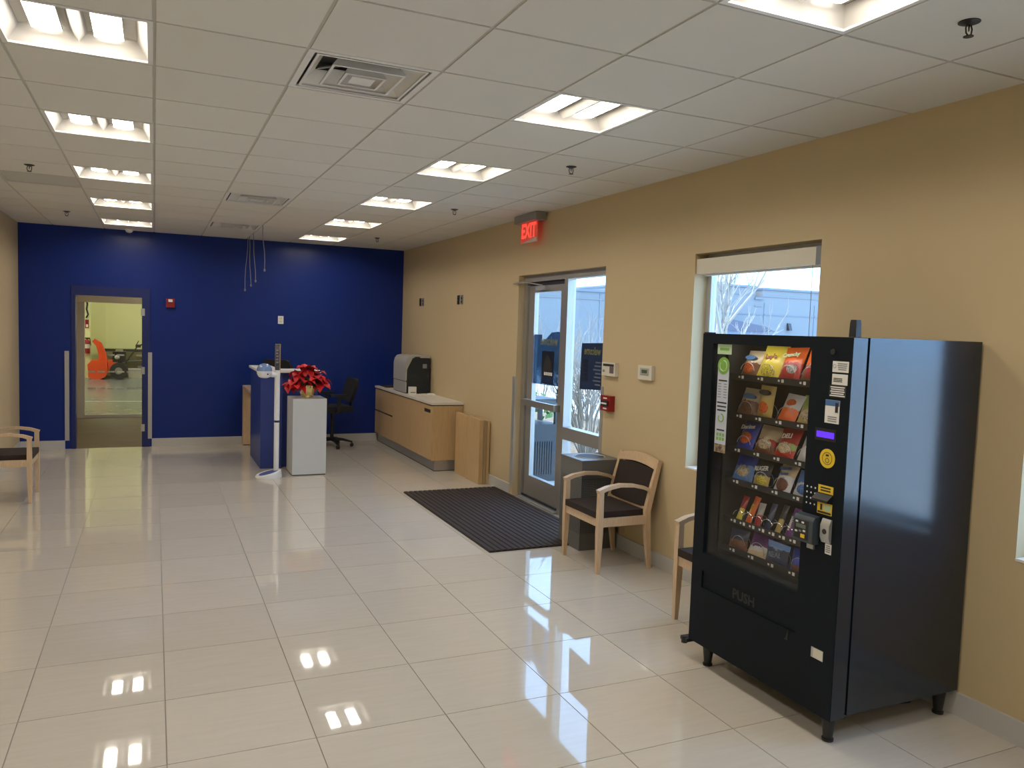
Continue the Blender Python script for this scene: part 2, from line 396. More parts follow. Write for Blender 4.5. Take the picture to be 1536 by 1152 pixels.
def make_diffuser():
    t = thing('air_diffuser', 'square louvred air diffuser in the ceiling', 'air vent')
    h = T/2-.004
    f = MB(); a, b = h, h-.03
    f.box(-a, a, -a, -b, 0, .01); f.box(-a, a, b, a, 0, .01); f.box(-a, -b, -b, b, 0, .01); f.box(b, a, -b, b, 0, .01)
    f.obj('frame', M['white'], t, smooth=0)
    d = MB(); d.box(-b, b, -b, b, .135, .14)
    for s_ in (-1, 1): d.box(s_*b-.002, s_*b+.002, -b, b, .01, .14); d.box(-b, b, s_*b-.002, s_*b+.002, .01, .14)
    d.obj('duct_box', M['plenum'], t, smooth=0)
    for (ro, ri, z0, z1) in ((.258, .19, .002, .07), (.172, .12, -.006, .062), (.098, .06, -.012, .05)):
        c = MB()
        for k in range(2):
            e = .003*k
            c.rings([[(-ro,-ro,z0+e),(ro,-ro,z0+e),(ro,ro,z0+e),(-ro,ro,z0+e)], [(-ri,-ri,z1+e),(ri,-ri,z1+e),(ri,ri,z1+e),(-ri,ri,z1+e)]], True, False)
        # short flat lip
        l = ro-.012
        for q in ((-ro,ro,-ro,-l), (-ro,ro,l,ro), (-ro,-l,-l,l), (l,ro,-l,l)): c.box(*q, z0-.002, z0)
        c.obj('louvre', M['white'], t, smooth=0)
    MB().box(-.055, .055, -.055, .055, -.012, -.008).obj('centre_plate', M['white'], t, smooth=0)
    b_ = MB()
    for ang in (PI/4, 3*PI/4): 
        v = Vector((math.cos(ang), math.sin(ang), 0)); b_.cyl(v*-.25+Vector((0,0,.075)), v*.25+Vector((0,0,.075)), .006, n=6)
    b_.obj('brace', M['steel'], t)
    return t
D0 = make_diffuser()
for k, (c, r) in enumerate(DIFF):
    lab = ('square louvred air diffuser, biggest gap to the blue wall, between troffer rows', 'middle louvred air diffuser of three along one ceiling strip',
           'louvred air diffuser closest to the blue wall above the desk')[k]
    loc = (CX0+(c+.5)*T, CY0+(r+.5)*T, HC)
    if k == 0: D0.location = loc; D0['label'] = lab; D0['group'] = 'air diffusers'
    else: dup(D0, loc, 0, lab, 'air diffusers')
rg = thing('return_grille', 'flat grey slatted return air grille in the ceiling by the tan wall', 'air vent', (CX0-1.5*T, CY0+7.5*T, HC))
g = MB(); cx, cy = CX0-1.5*T, CY0+7.5*T; a, b = T/2-.004, T/2-.03
g.box(cx-a, cx+a, cy-a, cy-b, HC, HC+.01); g.box(cx-a, cx+a, cy+b, cy+a, HC, HC+.01); g.box(cx-a, cx-b, cy-b, cy+b, HC, HC+.01); g.box(cx+b, cx+a, cy-b, cy+b, HC, HC+.01)
g.obj('frame', M['tee'], rg, smooth=0)
MB().box(cx-b, cx+b, cy-b, cy+b, HC+.016, HC+.020).obj('backing', M['tee'], rg, smooth=0)
for k in range(22):
    y = cy-b+.012+k*(2*b-.024)/21
    MB().hexa([(cx-b, y+.006, HC+.002), (cx+b, y+.006, HC+.002), (cx+b, y+.008, HC+.002), (cx-b, y+.008, HC+.002)],
              [(cx-b, y-.008, HC+.013), (cx+b, y-.008, HC+.013), (cx+b, y-.006, HC+.013), (cx-b, y-.006, HC+.013)]).obj('slat', M['tee'], rg, smooth=0)

def make_sprinkler():
    t = thing('sprinkler', 'sprinkler', 'sprinkler')
    MB().lathe((0,0,0), [(.038, 0), (.038, -.003), (.020, -.010), (.012, -.012)], 20).obj('escutcheon', M['darkmetal'], t)
    f = MB()
    for s_ in (-1, 1): f.tube([(s_*.010, 0, -.010), (s_*.017, 0, -.025), (s_*.014, 0, -.042), (s_*.003, 0, -.05)], .003, 6)
    f.cyl((0,0,-.012), (0,0,-.035), .004, .002, 8); f.obj('yoke', M['darkmetal'], t)
    MB().lathe((0,0,0), [(.004, -.048), (.018, -.052), (.018, -.054), (.002, -.055)], 16).obj('deflector', M['darkmetal'], t)
    return t
S0 = make_sprinkler(); first = True
SP = [((2.73, 2.04), 'pendent fire sprinkler in the ceiling over the vending machine'), ((2.73, 5.09), 'pendent fire sprinkler in the ceiling above the chair beside the grey bin'),
      ((2.735, 7.53), 'pendent fire sprinkler in the ceiling out from the exit sign'), ((2.75, 10.60), 'pendent fire sprinkler in the ceiling above the printer cabinet'),
      ((-.91, 7.42), 'pendent fire sprinkler in the ceiling next to the slatted return grille'), ((-.915, 10.43), 'pendent fire sprinkler in the ceiling ahead of the open doorway')]
for (x, y), lab in SP:
    if first: S0.location = (x, y, HC); S0['label'] = lab; S0['group'] = 'ceiling sprinklers'; first = False
    else: dup(S0, (x, y, HC), 0, lab, 'ceiling sprinklers')
t = thing('smoke_detector', 'white dome smoke detector on the ceiling above the open doorway', 'smoke detector', (-.31, 11.90, HC))
MB().lathe((-.31, 11.90, HC), [(.062, 0), (.062, -.012), (.055, -.018)], 24).obj('mounting_base', M['white'], t)
MB().lathe((-.31, 11.90, HC), [(.048, -.018), (.046, -.03), (.034, -.045), (.014, -.052), (.001, -.053)], 24).obj('dome', M['white'], t)
for k, (y, zb, xb) in enumerate(((11.95, 2.27, 1.18), (11.72, 2.33, 1.235), (11.24, 2.37, 1.245), (10.23, 2.46, 1.245))):
    t = thing('hanging_cable', ('thin cable dangling from the ceiling nearest the blue wall', 'second thin cable out from the blue wall dangling from the ceiling', 'third thin cable out from the blue wall dangling from the ceiling', 'thin cable dangling from the ceiling furthest out from the blue wall')[k], 'cable', (1.216, y, HC), 'cables hanging above the desk')
    pts = [(1.216, y, HC+.005)] + [(1.216+(xb-1.216)*u + .006*math.sin(u*7+k), y, HC-(HC-zb)*u) for u in (.2, .4, .6, .8, 1)]
    MB().tube(pts, .0045, 6).obj('wire', M['inkgrey'], t)
    MB().lathe((pts[-1][0], y, zb), [(.004, .0), (.012, -.01), (.012, -.03), (.003, -.04)], 10).obj('end_plug', M['inkgrey'], t)

# ------------------------------------------------------------------ entrance storefront (door and sidelight)
FXa, FXb = 3.635, 3.725                       # frame depth
fr = sroot('door_1', (XR, 6.85, 0))
def alu(name, *bx, mat_=None, par=None, bev=.003):
    m = MB()
    for b in bx: m.box(*b)
    return m.obj(name, mat_ or M['alu'], par or fr, bevel=bev, smooth=0)
alu('frame_head', (FXa, FXb, EY0, EY1, 2.315, EZ))
alu('jamb', (FXa, FXb, EY1-.085, EY1, 0, 2.315))
alu('jamb', (FXa, FXb, EY0, EY0+.05, 0, 2.315))
alu('mullion', (FXa, FXb, 6.75, 6.82, 0, 2.315))
alu('midrail', (FXa, FXb, EY0+.05, 6.75, .755, .875))
alu('sill_rail', (FXa, FXb, EY0+.05, 6.75, 0, .10))
alu('transom_stop', (FXa+.03, FXb, 6.82, EY1-.085, 2.275, 2.315), mat_=M['darkmetal'])
MB().box(3.695, 3.703, EY0+.05, 6.75, .875, 2.315).obj('sidelight_pane', M['glass'], fr, smooth=0)
MB().box(3.695, 3.703, EY0+.05, 6.75, .10, .755).obj('sidelight_pane', M['glass'], fr, smooth=0)
alu('threshold', (XR+.03, XO+.02, 6.82, EY1-.085, 0, .012), mat_=M['steel'])
lf = MB(); a, b = 6.83, 7.655
for q in ((3.66, 3.71, a, a+.10, .02, 2.27), (3.66, 3.71, b-.13, b, .02, 2.27), (3.66, 3.71, a+.10, b-.13, .02, .255), (3.66, 3.71, a+.10, b-.13, 2.205, 2.27)): lf.box(*q)
leaf = lf.obj('door_leaf', M['alu'], fr, bevel=.004, smooth=0)
MB().box(3.682, 3.690, a+.10, b-.13, .255, 2.205).obj('door_pane', M['glass'], leaf, smooth=0)
pb = MB(); pb.box(3.585, 3.615, a+.03, b-.03, 1.01, 1.075); pb.box(3.615, 3.66, a+.03, a+.09, 1.01, 1.075); pb.box(3.615, 3.66, b-.09, b-.03, 1.01, 1.075)
pb.obj('push_bar', M['alu'], leaf, bevel=.006, seg=2)
MB().box(3.64, 3.658, a+.02, b, .022, .04).obj('door_sweep', M['black'], leaf, smooth=0)
cl = MB(); cl.box(3.61, 3.66, 7.20, 7.42, 2.225, 2.265); cl.tube([(3.63, 7.30, 2.27), (3.555, 7.52, 2.305), (3.545, 7.83, 2.30)], .007, 6); cl.tube([(3.545, 7.83, 2.30), (3.60, 7.66, 2.325)], .008, 6)
cl.obj('door_closer', M['steel'], leaf, bevel=.0)
# white reveal lining below the closer (left side of opening) is the tan wall itself; corner guards
for y0, y1, z0, z1, lab in ((EY1+.002, EY1+.075, .115, 1.30, 'steel corner guard on the wall at the hinge side of the glass door'), (EY0-.045, EY0, .115, 1.335, 'steel corner guard on the wall above the grey bin')):
    tag(MB().box(XR-.004, XR-.0005, y0, y1, z0, z1).obj('corner_guard', M['steel'], bevel=.001, smooth=0), lab, 'corner guard', 'wall corner guards')
# signs on the glass, printed on the street side so the words read backwards from inside
Y_, Z_ = Vector((0, 1, 0)), Vector((0, 0, 1))
t = thing('window_sign', 'navy welcome sign with backward lettering on the sidelight glass', 'sign', (3.69, 6.33, 1.26))
MB().prism([(6.14, 1.285), (6.545, 1.262), (6.530, 1.70), (6.135, 1.712)], 'x', 3.688, 3.694).obj('panel', M['signblue'], t, smooth=0)
text('welcome', .105, M['signtext'], t, (3.6865, 6.325, 1.630), Y_, Z_, bold=.002, wscale=.78)
for k in range(7):
    MB().box(3.6866, 3.688, 6.165, 6.26+.02*(k % 3), 1.524-k*.034, 1.538-k*.034).obj('text_line', M['signgrey'], t, smooth=0)
for r in range(5):
    for c in range(2):
        MB().box(3.6868, 3.688, 6.40+c*.052, 6.446+c*.052, 1.515-r*.042, 1.551-r*.042).obj('picture', M['signdark'], t, smooth=0)
t = thing('door_film', 'blue welcome graphic with reflection-shaped jagged top on the entrance door glass', 'sign', (3.676, 7.2, 1.255))
pl = [(6.902, 1.255), (7.523, 1.245), (7.523, 1.765), (7.36, 1.765), (7.36, 1.70), (7.30, 1.70), (7.14, 1.79), (7.00, 1.80), (6.902, 1.795)]  # jagged upper outline is a glass reflection built into the film shape
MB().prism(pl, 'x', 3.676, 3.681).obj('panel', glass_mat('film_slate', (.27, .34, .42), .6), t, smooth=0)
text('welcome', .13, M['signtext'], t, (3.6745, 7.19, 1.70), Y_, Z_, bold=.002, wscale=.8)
t = thing('hiring_poster', 'dark poster with a white backward line on the entrance door glass', 'sign', (3.672, 7.2, 1.27))
MB().box(3.670, 3.6735, 7.06, 7.33, 1.262, 1.60).obj('sheet', M['signdark'], t, smooth=0)
MB().prism([(7.10, 1.39), (7.29, 1.39), (7.29, 1.47), (7.195, 1.56), (7.10, 1.47)], 'x', 3.669, 3.670).obj('picture', M['ink'], t, smooth=0)
for k in range(5): MB().box(3.6685, 3.670, 7.085+k*.038, 7.113+k*.038, 1.350, 1.383).obj('letter_block', M['paper'], t, smooth=0)
MB().box(3.669, 3.670, 7.07, 7.32, 1.275, 1.335).obj('blue_band', M['signblue'], t, smooth=0)
for z0, z1, lab in ((1.175, 1.225, 'small dark sticker under the blue film on the entrance door'), (1.085, 1.165, 'small navy notice with white lines just above the push bar'), (2.04, 2.20, 'dark navy sticker in the top corner of the door glass')):
    t = thing('door_sticker', lab, 'sticker', (3.676, 6.93, z0), 'stickers on the entrance door')
    MB().box(3.676, 3.680, 6.902, 6.985 if z0 < 2 else 6.955, z0, z1).obj('sheet', M['signblue'] if z0 < 1.1 or z0 > 2 else M['signdark'], t, smooth=0)
    if z0 < 1.1:
        for k in range(4): MB().box(3.675, 3.676, 6.912, 6.975, z0+.012+k*.018, z0+.017+k*.018).obj('line', M['paper'], t, smooth=0)

# ------------------------------------------------------------------ windows
M['wframe'] = mat('window_frame_grey', (.52, .54, .56), .4, metal=.3)
for n, (a, b) in enumerate(WINS):
    w = sroot('window_%d' % (n+1), (XR+.2, (a+b)/2, WZ0))
    x0, x1 = 3.685, 3.735
    m = MB()
    for q in ((x0, x1, a, a+.05, WZ0, WZ1), (x0, x1, b-.05, b, WZ0, WZ1), (x0, x1, a+.05, b-.05, WZ0, WZ0+.05), (x0, x1, a+.05, b-.05, WZ1-.05, WZ1)): m.box(*q)
    m.obj('window_frame', M['wframe'], w, bevel=.004, smooth=0)
    MB().box(3.706, 3.714, a+.05, b-.05, WZ0+.05, WZ1-.05).obj('window_pane', M['glass'], w, smooth=0)
    MB().box(XR-.004, 3.685, a+.001, b-.001, WZ0, WZ0+.012).obj('window_sill', M['white'], w, bevel=.003, smooth=0)
    if n == 2: continue
    t = thing('roller_shade', ('rolled-up roller shade cassette over the window behind the vending machine', 'rolled-up roller shade cassette over the window past the vending machine')[n], 'window shade', (XR+.06, (a+b)/2, 2.25))
    MB().box(XR+.012, XR+.11, a+.05, b-.003, 2.25, 2.357).obj('cassette', M['cream'], t, bevel=.003, smooth=0)
    MB().box(XR+.010, XR+.112, a+.004, a+.05, 2.248, 2.359).obj('end_cap', mat('cap_grey', (.22, .23, .25), .5), t, bevel=.003, smooth=0)
    MB().box(XR+.05, XR+.075, a+.06, b-.05, 2.236, 2.250).obj('hem_bar', M['white'], t, smooth=0)
    MB().tube([(XR+.03, a+.09, 2.25), (XR+.03, a+.09, 1.2)], .0018, 5).obj('pull_cord', M['inkgrey'], t)

# ------------------------------------------------------------------ exit sign and wall devices
t = thing('exit_sign', 'red EXIT sign under a grey housing at the ceiling above the door', 'exit sign', (3.49, 7.36, HC))
MB().box(3.435, 3.545, 7.10, 7.62, 2.905, HC-.006).obj('housing', mat('housing_grey', (.30, .29, .27), .5, metal=.3), t, bevel=.006, seg=2)
pn = MB().box(3.486, 3.494, 7.17, 7.56, 2.70, 2.905).obj('panel', mat('exit_panel', (.45, .10, .07), .3, emit=(1, .05, .03), es=.22), t, smooth=0)
text('EXIT', .20, M['exitred'], t, (3.4845, 7.365, 2.815), -Y_, Z_, bold=.006, wscale=.82, ext=.001)
MB().prism([(7.17, 2.70), (7.56, 2.70), (7.17, 2.745)], 'x', 3.4835, 3.4855).obj('reflection_wedge', M['cream'], t, smooth=0)  # cream triangle models a reflection along the panel's lower edge

t = thing('alarm_panel', 'cream wall panel with a dark display and keypad next to the door', 'control panel', (XR, 5.785, 1.44))
MB().box(XR-.035, XR, 5.68, 5.895, 1.437, 1.552).obj('case', M['cream'], t, bevel=.006, seg=2)
MB().box(XR-.037, XR-.035, 5.70, 5.872, 1.520, 1.540).obj('display', M['ink'], t, smooth=0)
MB().box(XR-.037, XR-.035, 5.70, 5.765, 1.462, 1.518).obj('keypad', mat('keypad_mauve', (.16, .12, .14), .5), t, smooth=0)
MB().box(XR-.0365, XR-.035, 5.845, 5.875, 1.468, 1.488).obj('emblem', M['inkgrey'], t, smooth=0)
t = thing('thermostat', 'cream thermostat with a small green screen right of the wall panel', 'thermostat', (XR, 5.245, 1.445))
MB().box(XR-.03, XR, 5.15, 5.34, 1.442, 1.556).obj('case', M['cream'], t, bevel=.006, seg=2)
MB().box(XR-.0315, XR-.03, 5.185, 5.31, 1.475, 1.535).obj('face', mat('face_grey', (.42, .41, .36), .4), t, smooth=0)
MB().box(XR-.0330, XR-.0315, 5.21, 5.285, 1.495, 1.522).obj('screen', M['lcd'], t, smooth=0)
for k in range(4): MB().box(XR-.0330, XR-.0315, 5.20+k*.025, 5.213+k*.025, 1.479, 1.487).obj('button', M['inkgrey'], t, smooth=0)
t = thing('pull_station', 'red fire alarm pull station on the tan wall above the bin', 'fire alarm', (XR, 5.79, 1.14))
MB().box(XR-.052, XR, 5.715, 5.865, 1.137, 1.268).obj('case', M['red'], t, bevel=.006, seg=2)
MB().box(XR-.060, XR-.052, 5.735, 5.845, 1.180, 1.225).obj('pull_handle', M['ink'], t, bevel=.003)
MB().box(XR-.066, XR-.060, 5.75, 5.83, 1.195, 1.208).obj('grip', M['paper'], t, smooth=0)
for z in (1.152, 1.240): MB().box(XR-.0530, XR-.052, 5.76, 5.82, z, z+.012).obj('white_mark', M['paper'], t, smooth=0)
for y, lab in ((11.115, 'two dark wall outlets side by side high on the wall near the blue corner'), (9.52, 'two dark wall outlets side by side high above the cabinet, nearer the door')):
    t = thing('wall_outlet', lab, 'wall outlet', (XR, y, 2.11), 'outlet pairs high on the tan wall')
    for s_, m in ((-1, 'steel'), (1, 'ink')):
        MB().box(XR-.008, XR, y+s_*.062-.038, y+s_*.062+.038, 2.11, 2.225).obj('cover_plate', M['darkmetal'] if s_ > 0 else M['greymetal'], t, bevel=.002, smooth=0)
        p = MB()
        for z in (2.14, 2.185): p.box(XR-.010, XR-.008, y+s_*.062-.016, y+s_*.062+.016, z-.013, z+.013)
        p.obj('socket', M['ink'], t, smooth=0)
t = thing('fire_strobe', 'red fire alarm strobe on the blue wall beside the open doorway', 'fire alarm', (.204, YB, 1.96))
MB().box(.149, .26, YB-.045, YB, 1.96, 2.083).obj('case', M['red'], t, bevel=.006, seg=2)
MB().box(.178, .232, YB-.058, YB-.045, 2.035, 2.072).obj('lens', M['white'], t, bevel=.005)
t = thing('wall_plate', 'small white wall plate on the blue wall above the desk', 'wall plate', (1.707, YB, 1.78))
MB().box(1.668, 1.746, YB-.008, YB, 1.78, 1.897).obj('plate', M['white'], t, bevel=.002, smooth=0)
for z in (1.815, 1.862): MB().box(1.690, 1.724, YB-.0095, YB-.008, z-.014, z+.014).obj('socket', M['cream'], t, smooth=0)
# ------------------------------------------------------------------ open doorway in the blue wall
dr = sroot('door_2', (-.56, YB, 0))
M['framblue'] = mat('frame_blue', (.006, .018, .13), .35)
for nm, q in (('jamb', (DX0, -.965, YB-.02, YB+.17, 0, DZ)), ('jamb', (-.156, DX1, YB-.02, YB+.17, 0, DZ)), ('frame_head', (-.965, -.156, YB-.02, YB+.17, 2.08, DZ))):
    MB().box(*q).obj(nm, M['framblue'], dr, bevel=.003, smooth=0)
for z in (.22, 1.02, 1.83):
    m = MB(); m.box(-.158, -.120, YB-.024, YB-.020, z, z+.10); m.cyl((-.160, YB-.024, z), (-.160, YB-.024, z+.10), .008, n=10); m.obj('hinge', M['steel'], dr)
for x0, lab in ((-1.094, 'steel corner guard left of the open doorway'), (-.079, 'steel corner guard between the open doorway and the fire strobe')):
    tag(MB().box(x0, x0+.052, YB-.024, YB-.0205 if x0 > -1 else YB-.0005, .115, 1.325).obj('corner_guard', M['steel'], bevel=.001, smooth=0), lab if x0 > -1 else 'steel corner guard between the open doorway and the tan side wall', 'corner guard', 'doorway corner guards')

# ------------------------------------------------------------------ armchairs
def make_chair():
    t = thing('arm_chair', 'chair', 'chair')
    for s_ in (-1, 1):
        y = s_*.262
        MB().sweep([(.225, y, 0), (.222, y, .30), (.222, y, .615)], (0,1,0), [.026, .040, .040], [.028, .045, .038]).obj('leg', M['maple'], t, bevel=.004)
        MB().sweep([(-.235, y, 0), (-.205, y, .25), (-.195, y, .45), (-.245, y, .66), (-.292, y, .835)], (0,1,0), [.026, .036, .036, .032, .028], [.028, .046, .048, .044, .036]).obj('leg', M['maple'], t, bevel=.004)
        pts = [(.245, y, .618), (.17, y, .645), (.06, y, .662), (-.06, y, .655), (-.16, y, .632), (-.232, y, .600)]
        MB().sweep(pts, (0,1,0), [.050, .048, .042, .036, .032, .028], [.030, .028, .026, .026, .026, .026]).obj('armrest', M['maple'], t, bevel=.006, seg=2)
        MB().box(-.19, .205, y-.014, y+.014, .352, .415).obj('side_rail', M['maple'], t, bevel=.003, smooth=0)
    MB().box(.205, .233, -.245, .245, .352, .415).obj('front_rail', M['maple'], t, bevel=.003, smooth=0)
    MB().box(-.205, -.18, -.245, .245, .352, .415).obj('rear_rail', M['maple'], t, bevel=.003, smooth=0)
    s = MB().box(-.175, .243, -.243, .243, .415, .462)
    s.obj('seat', M['brownfab'], t, bevel=.018, seg=3)
    n = 9; b = MB(); fr_, bk = [], []
    for (z, x) in ((.475, -.178), (.56, -.200), (.66, -.226), (.76, -.254), (.795, -.262)):
        pass
    rows = [(.478, -.180), (.57, -.203), (.67, -.230), (.755, -.253)]
    rings = []
    for z, x in rows:
        ring = []
        for k in range(n):
            u = -1+2*k/(n-1); top = (.03*(1-u*u) if z > .7 else 0)
            ring.append((x+.012*(1-u*u)-.0, u*.246, z+top))
        for k in range(n-1, -1, -1):
            u = -1+2*k/(n-1); top = (.03*(1-u*u) if z > .7 else 0)
            ring.append((x-.028, u*.246, z+top))
        rings.append(ring)
    b.rings(rings); b.obj('backrest', M['brownfab'], t, bevel=.006, seg=1)
    c = MB(); rings = []
    for k in range(13):
        u = -1+2*k/12; y = u*.276; zb = .762+.03*(1-u*u); zt = .822+.040*(1-u*u); x = -.262
        rings.append([(x+.012, y, zb), (x-.026, y, zb), (x-.040, y, zt), (x-.004, y, zt)])
    c.rings(rings); c.obj('crest_rail', M['maple'], t, bevel=.004)
    MB().box(-.205, -.178, -.245, .245, .455, .482).obj('lower_back_rail', M['maple'], t, bevel=.003, smooth=0)
    for sx, sy in ((.225, 1), (.225, -1), (-.235, 1), (-.235, -1)):
        MB().cyl((sx, sy*.262, -.001), (sx, sy*.262, .006), .011, n=10).obj('glide', M['black'], t)
    return t
C0 = make_chair(); C0.location = (3.252, 5.255, .001); C0.rotation_euler = (0, 0, PI)
C0['label'] = 'maple armchair with dark brown seat in front of the grey bin'
dup(C0, (3.252, 3.757, .001), PI, 'maple armchair mostly hidden behind the vending machine')
dup(C0, (-1.302, 8.915, .001), 0, 'maple armchair against the tan wall across the room from the entrance mat')
for o in COL.objects:
    if o.name.startswith('arm_chair'): o['group'] = 'maple armchairs'

# ------------------------------------------------------------------ waste bin, mat
t = thing('waste_receptacle', 'square grey perforated metal waste bin with a round top opening', 'trash can', (3.37, 5.77, 0))
x0, x1, y0, y1 = 3.195, 3.553, 5.575, 5.945
m = MB(); m.box(x0, x1, y0, y1, 0, .135); m.obj('base_band', M['bin'], t, bevel=.004, smooth=0)
MB().box(x0+.003, x1-.003, y0+.003, y1-.003, .135, .60).obj('perforated_body', M['perf'], t, smooth=0)
MB().box(x0, x1, y0, y1, .60, .738).obj('top_band', M['bin'], t, bevel=.004, smooth=0)
tp = MB(); tp.rings([[(x0-.004 if k in (0,3) else x1+.004, y0-.004 if k < 2 else y1+.004, z) for k in range(4)] for z in (.738, .752)]); tp.obj('lid', M['bin'], t, bevel=.003, smooth=0)
MB().torus((3.374, 5.76, .753), .125, .005, 'z', 32, 8).obj('rim_ring', M['steel'], t)
MB().lathe((3.374, 5.76, .7522), [(.120, 0), (.120, .001)], 32).obj('opening', M['ink'], t)

mt = thing('entrance_mat', 'dark brown ribbed entrance mat on the tiles before the door', 'mat', (3.02, 6.96, 0))
mx0, mx1, my0, my1 = 2.47, 3.553, 5.752, 8.172
MB().box(mx0, mx1, my0, my1, .0005, .007).obj('backing', M['rubber'], mt, smooth=0)
NR = 20; pw = (mx1-mx0)/NR
rib = None
for k in range(NR):
    x = mx0+(k+.5)*pw
    yy0 = my0 if x < 3.18 else my0
    m = MB(); m.prism([(x-pw*.44, .007), (x-pw*.34, .015), (x+pw*.34, .015), (x+pw*.44, .007)], 'y', yy0+.004, my1-.004); m.obj('rib', M['matblack'], mt, smooth=0)

# ------------------------------------------------------------------ cabinet run
cx = 3.16; seams = (9.30, 10.20, 11.10, 11.85, 12.085)
kinds = ('door', 'door', 'drawers', 'drawers')
labs = ('maple base cabinet with a dark slot handle at the free end of the run', 'maple base cabinet in mid run beneath the printer', 'maple drawer cabinet with two drawers between printer and blue wall', 'narrow maple drawer cabinet touching the blue wall')
for k in range(4):
    a, b = seams[k], seams[k+1]
    t = thing('base_cabinet', labs[k], 'cabinet', (3.36, (a+b)/2, 0), 'base cabinets along the tan wall')
    MB().box(cx+.02, XR-.004, a+(.0 if k == 0 else .001), b-.001, .135, .826).obj('body', M['maplelam'], t, bevel=.001, smooth=0)
    MB().box(cx+.045, XR-.02, a+.012 if k == 0 else a+.001, b-.001, .0, .135).obj('kick_plate', M['greymetal'], t, smooth=0)
    MB().box(cx+.043, XR-.018, a+.010 if k == 0 else a+.001, b-.001, .0, .008).obj('floor_strip', M['ink'], t, smooth=0)
    if kinds[k] == 'door':
        MB().box(cx, cx+.019, a+.001, b-.002, .137, .824).obj('door', M['maplelam'], t, bevel=.0015, smooth=0)
        if k == 0: MB().box(cx-.0012, cx, a+.08, a+.32, .728, .772).obj('slot_handle', M['ink'], t, bevel=.0)
    else:
        for z0, z1 in ((.137, .478), (.500, .824)):
            d = MB().box(cx, cx+.019, a+.002, b-.002, z0, z1).obj('drawer', M['maplelam'], t, bevel=.0015, smooth=0)
            MB().box(cx+.004, cx+.02, a+.01, b-.01, z1, z1+.018 if z1 < .6 else z1+.002).obj('finger_pull', M['ink'], d, smooth=0)
tag(MB().box(cx-.012, XR-.002, 9.285, 12.085, .838, .868).obj('worktop', M['worktop'], bevel=.003, smooth=0), 'white worktop slab lying over the row of maple cabinets', 'worktop')
tag(MB().box(cx+.012, XR-.004, 9.297, 12.08, .827, .8375).obj('worktop_strip', M['ink'], smooth=0), 'thin black strip between white worktop and maple cabinets', 'trim')
# leaning panels
M['panelface'] = M['maplelam']
t = thing('folded_panels', 'stack of folded maple panels leaning on the wall beside the cabinet', 'panel stack', (3.5, 8.78, 0))
for k, (xa, xb, top) in enumerate(((3.430, 3.476, .748), (3.480, 3.520, .742), (3.524, 3.557, .735))):
    for (ya, yb) in ((8.385, 8.789), (8.793, 9.185)):
        MB().hexa([(xa, ya, .001), (xb, ya, .001), (xb, yb, .001), (xa, yb, .001)], [(xa, ya, top), (xb, ya, top), (xb, yb, top+.012), (xa, yb, top+.012)]).obj('panel', M['maplelam'] if k != 1 else M['ply'], t, bevel=.002, smooth=0)

# ------------------------------------------------------------------ printer and desk-top bits
t = thing('laser_printer', 'large office printer with black side and grey curved front', 'printer', (3.37, 10.9, .868))
z0 = .869
M['prgrey'] = mat('printer_grey', (.40, .39, .36), .4)
body = [(3.208, z0+.004), (3.545, z0+.004), (3.545, z0+.50), (3.33, z0+.515), (3.285, z0+.49), (3.262, z0+.44), (3.232, z0+.385), (3.208, z0+.33)]
MB().prism(body, 'y', 10.60, 11.19).obj('body', mat('printer_dark', (.012, .018, .024), .45), t, bevel=.004)
fro = [(3.190, z0+.175), (3.2085, z0+.175), (3.2085, z0+.33), (3.232, z0+.385), (3.262, z0+.44), (3.285, z0+.49), (3.33, z0+.515), (3.40, z0+.517), (3.40, z0+.531), (3.30, z0+.531), (3.235, z0+.518), (3.205, z0+.48), (3.190, z0+.42)]
MB().prism(fro, 'y', 10.592, 11.198).obj('front_cover', M['prgrey'], t, bevel=.004)
MB().box(3.192, 3.2085, 10.595, 11.195, z0+.012, z0+.165).obj('paper_tray', M['prgrey'], t, bevel=.005)
MB().box(3.40, 3.545, 10.59, 11.195, z0+.5, z0+.527).obj('top_cover', M['prgrey'], t, bevel=.004)
MB().box(3.198, 3.2085, 10.59, 11.195, z0+.163, z0+.178).obj('tray_gap', M['ink'], t, smooth=0)
for q in ((3.29, 3.315, .375, .40), (3.36, 3.39, .38, .43)): MB().box(q[0], q[1], 10.5985, 10.60, z0+q[2], z0+q[3]).obj('latch', M['ink'], t, smooth=0)
MB().box(3.44, 3.50, 10.5975, 10.60, z0+.355, z0+.415).obj('rating_label', M['inkgrey'], t, smooth=0)
MB().box(3.34, 3.46, 10.598, 10.60, z0+.155, z0+.165).obj('side_seam', M['ink'], t, smooth=0)
MB().box(3.189, 3.190, 10.85, 10.88, z0+.37, z0+.40).obj('badge', M['steel'], t, smooth=0)
MB().tube([(3.545, 10.64, z0+.42), (3.562, 10.63, z0+.33), (3.558, 10.62, z0+.15), (3.55, 10.60, z0+.012), (3.53, 10.53, z0+.008)], .006, 8).obj('power_cord', M['black'], t)
t = thing('paper_box', 'small white paper box standing in front of the printer side', 'box', (3.27, 10.53, .868))
MB().box(3.225, 3.325, 10.50, 10.56, z0, z0+.10).obj('carton', M['paper'], t, bevel=.002, smooth=0)
MB().box(3.240, 3.310, 10.4988, 10.50, z0+.015, z0+.03).obj('print_lines', M['inkgrey'], t, smooth=0)
tag(MB().box(3.24, 3.40, 10.36, 10.46, z0, z0+.003).obj('paper_sheet', M['paper'], smooth=0), 'flat white paper sheet on the worktop before the printer', 'paper')
t = thing('paper_pads', 'crumpled cream paper slips lying on the worktop', 'paper', (3.36, 10.2, .868))
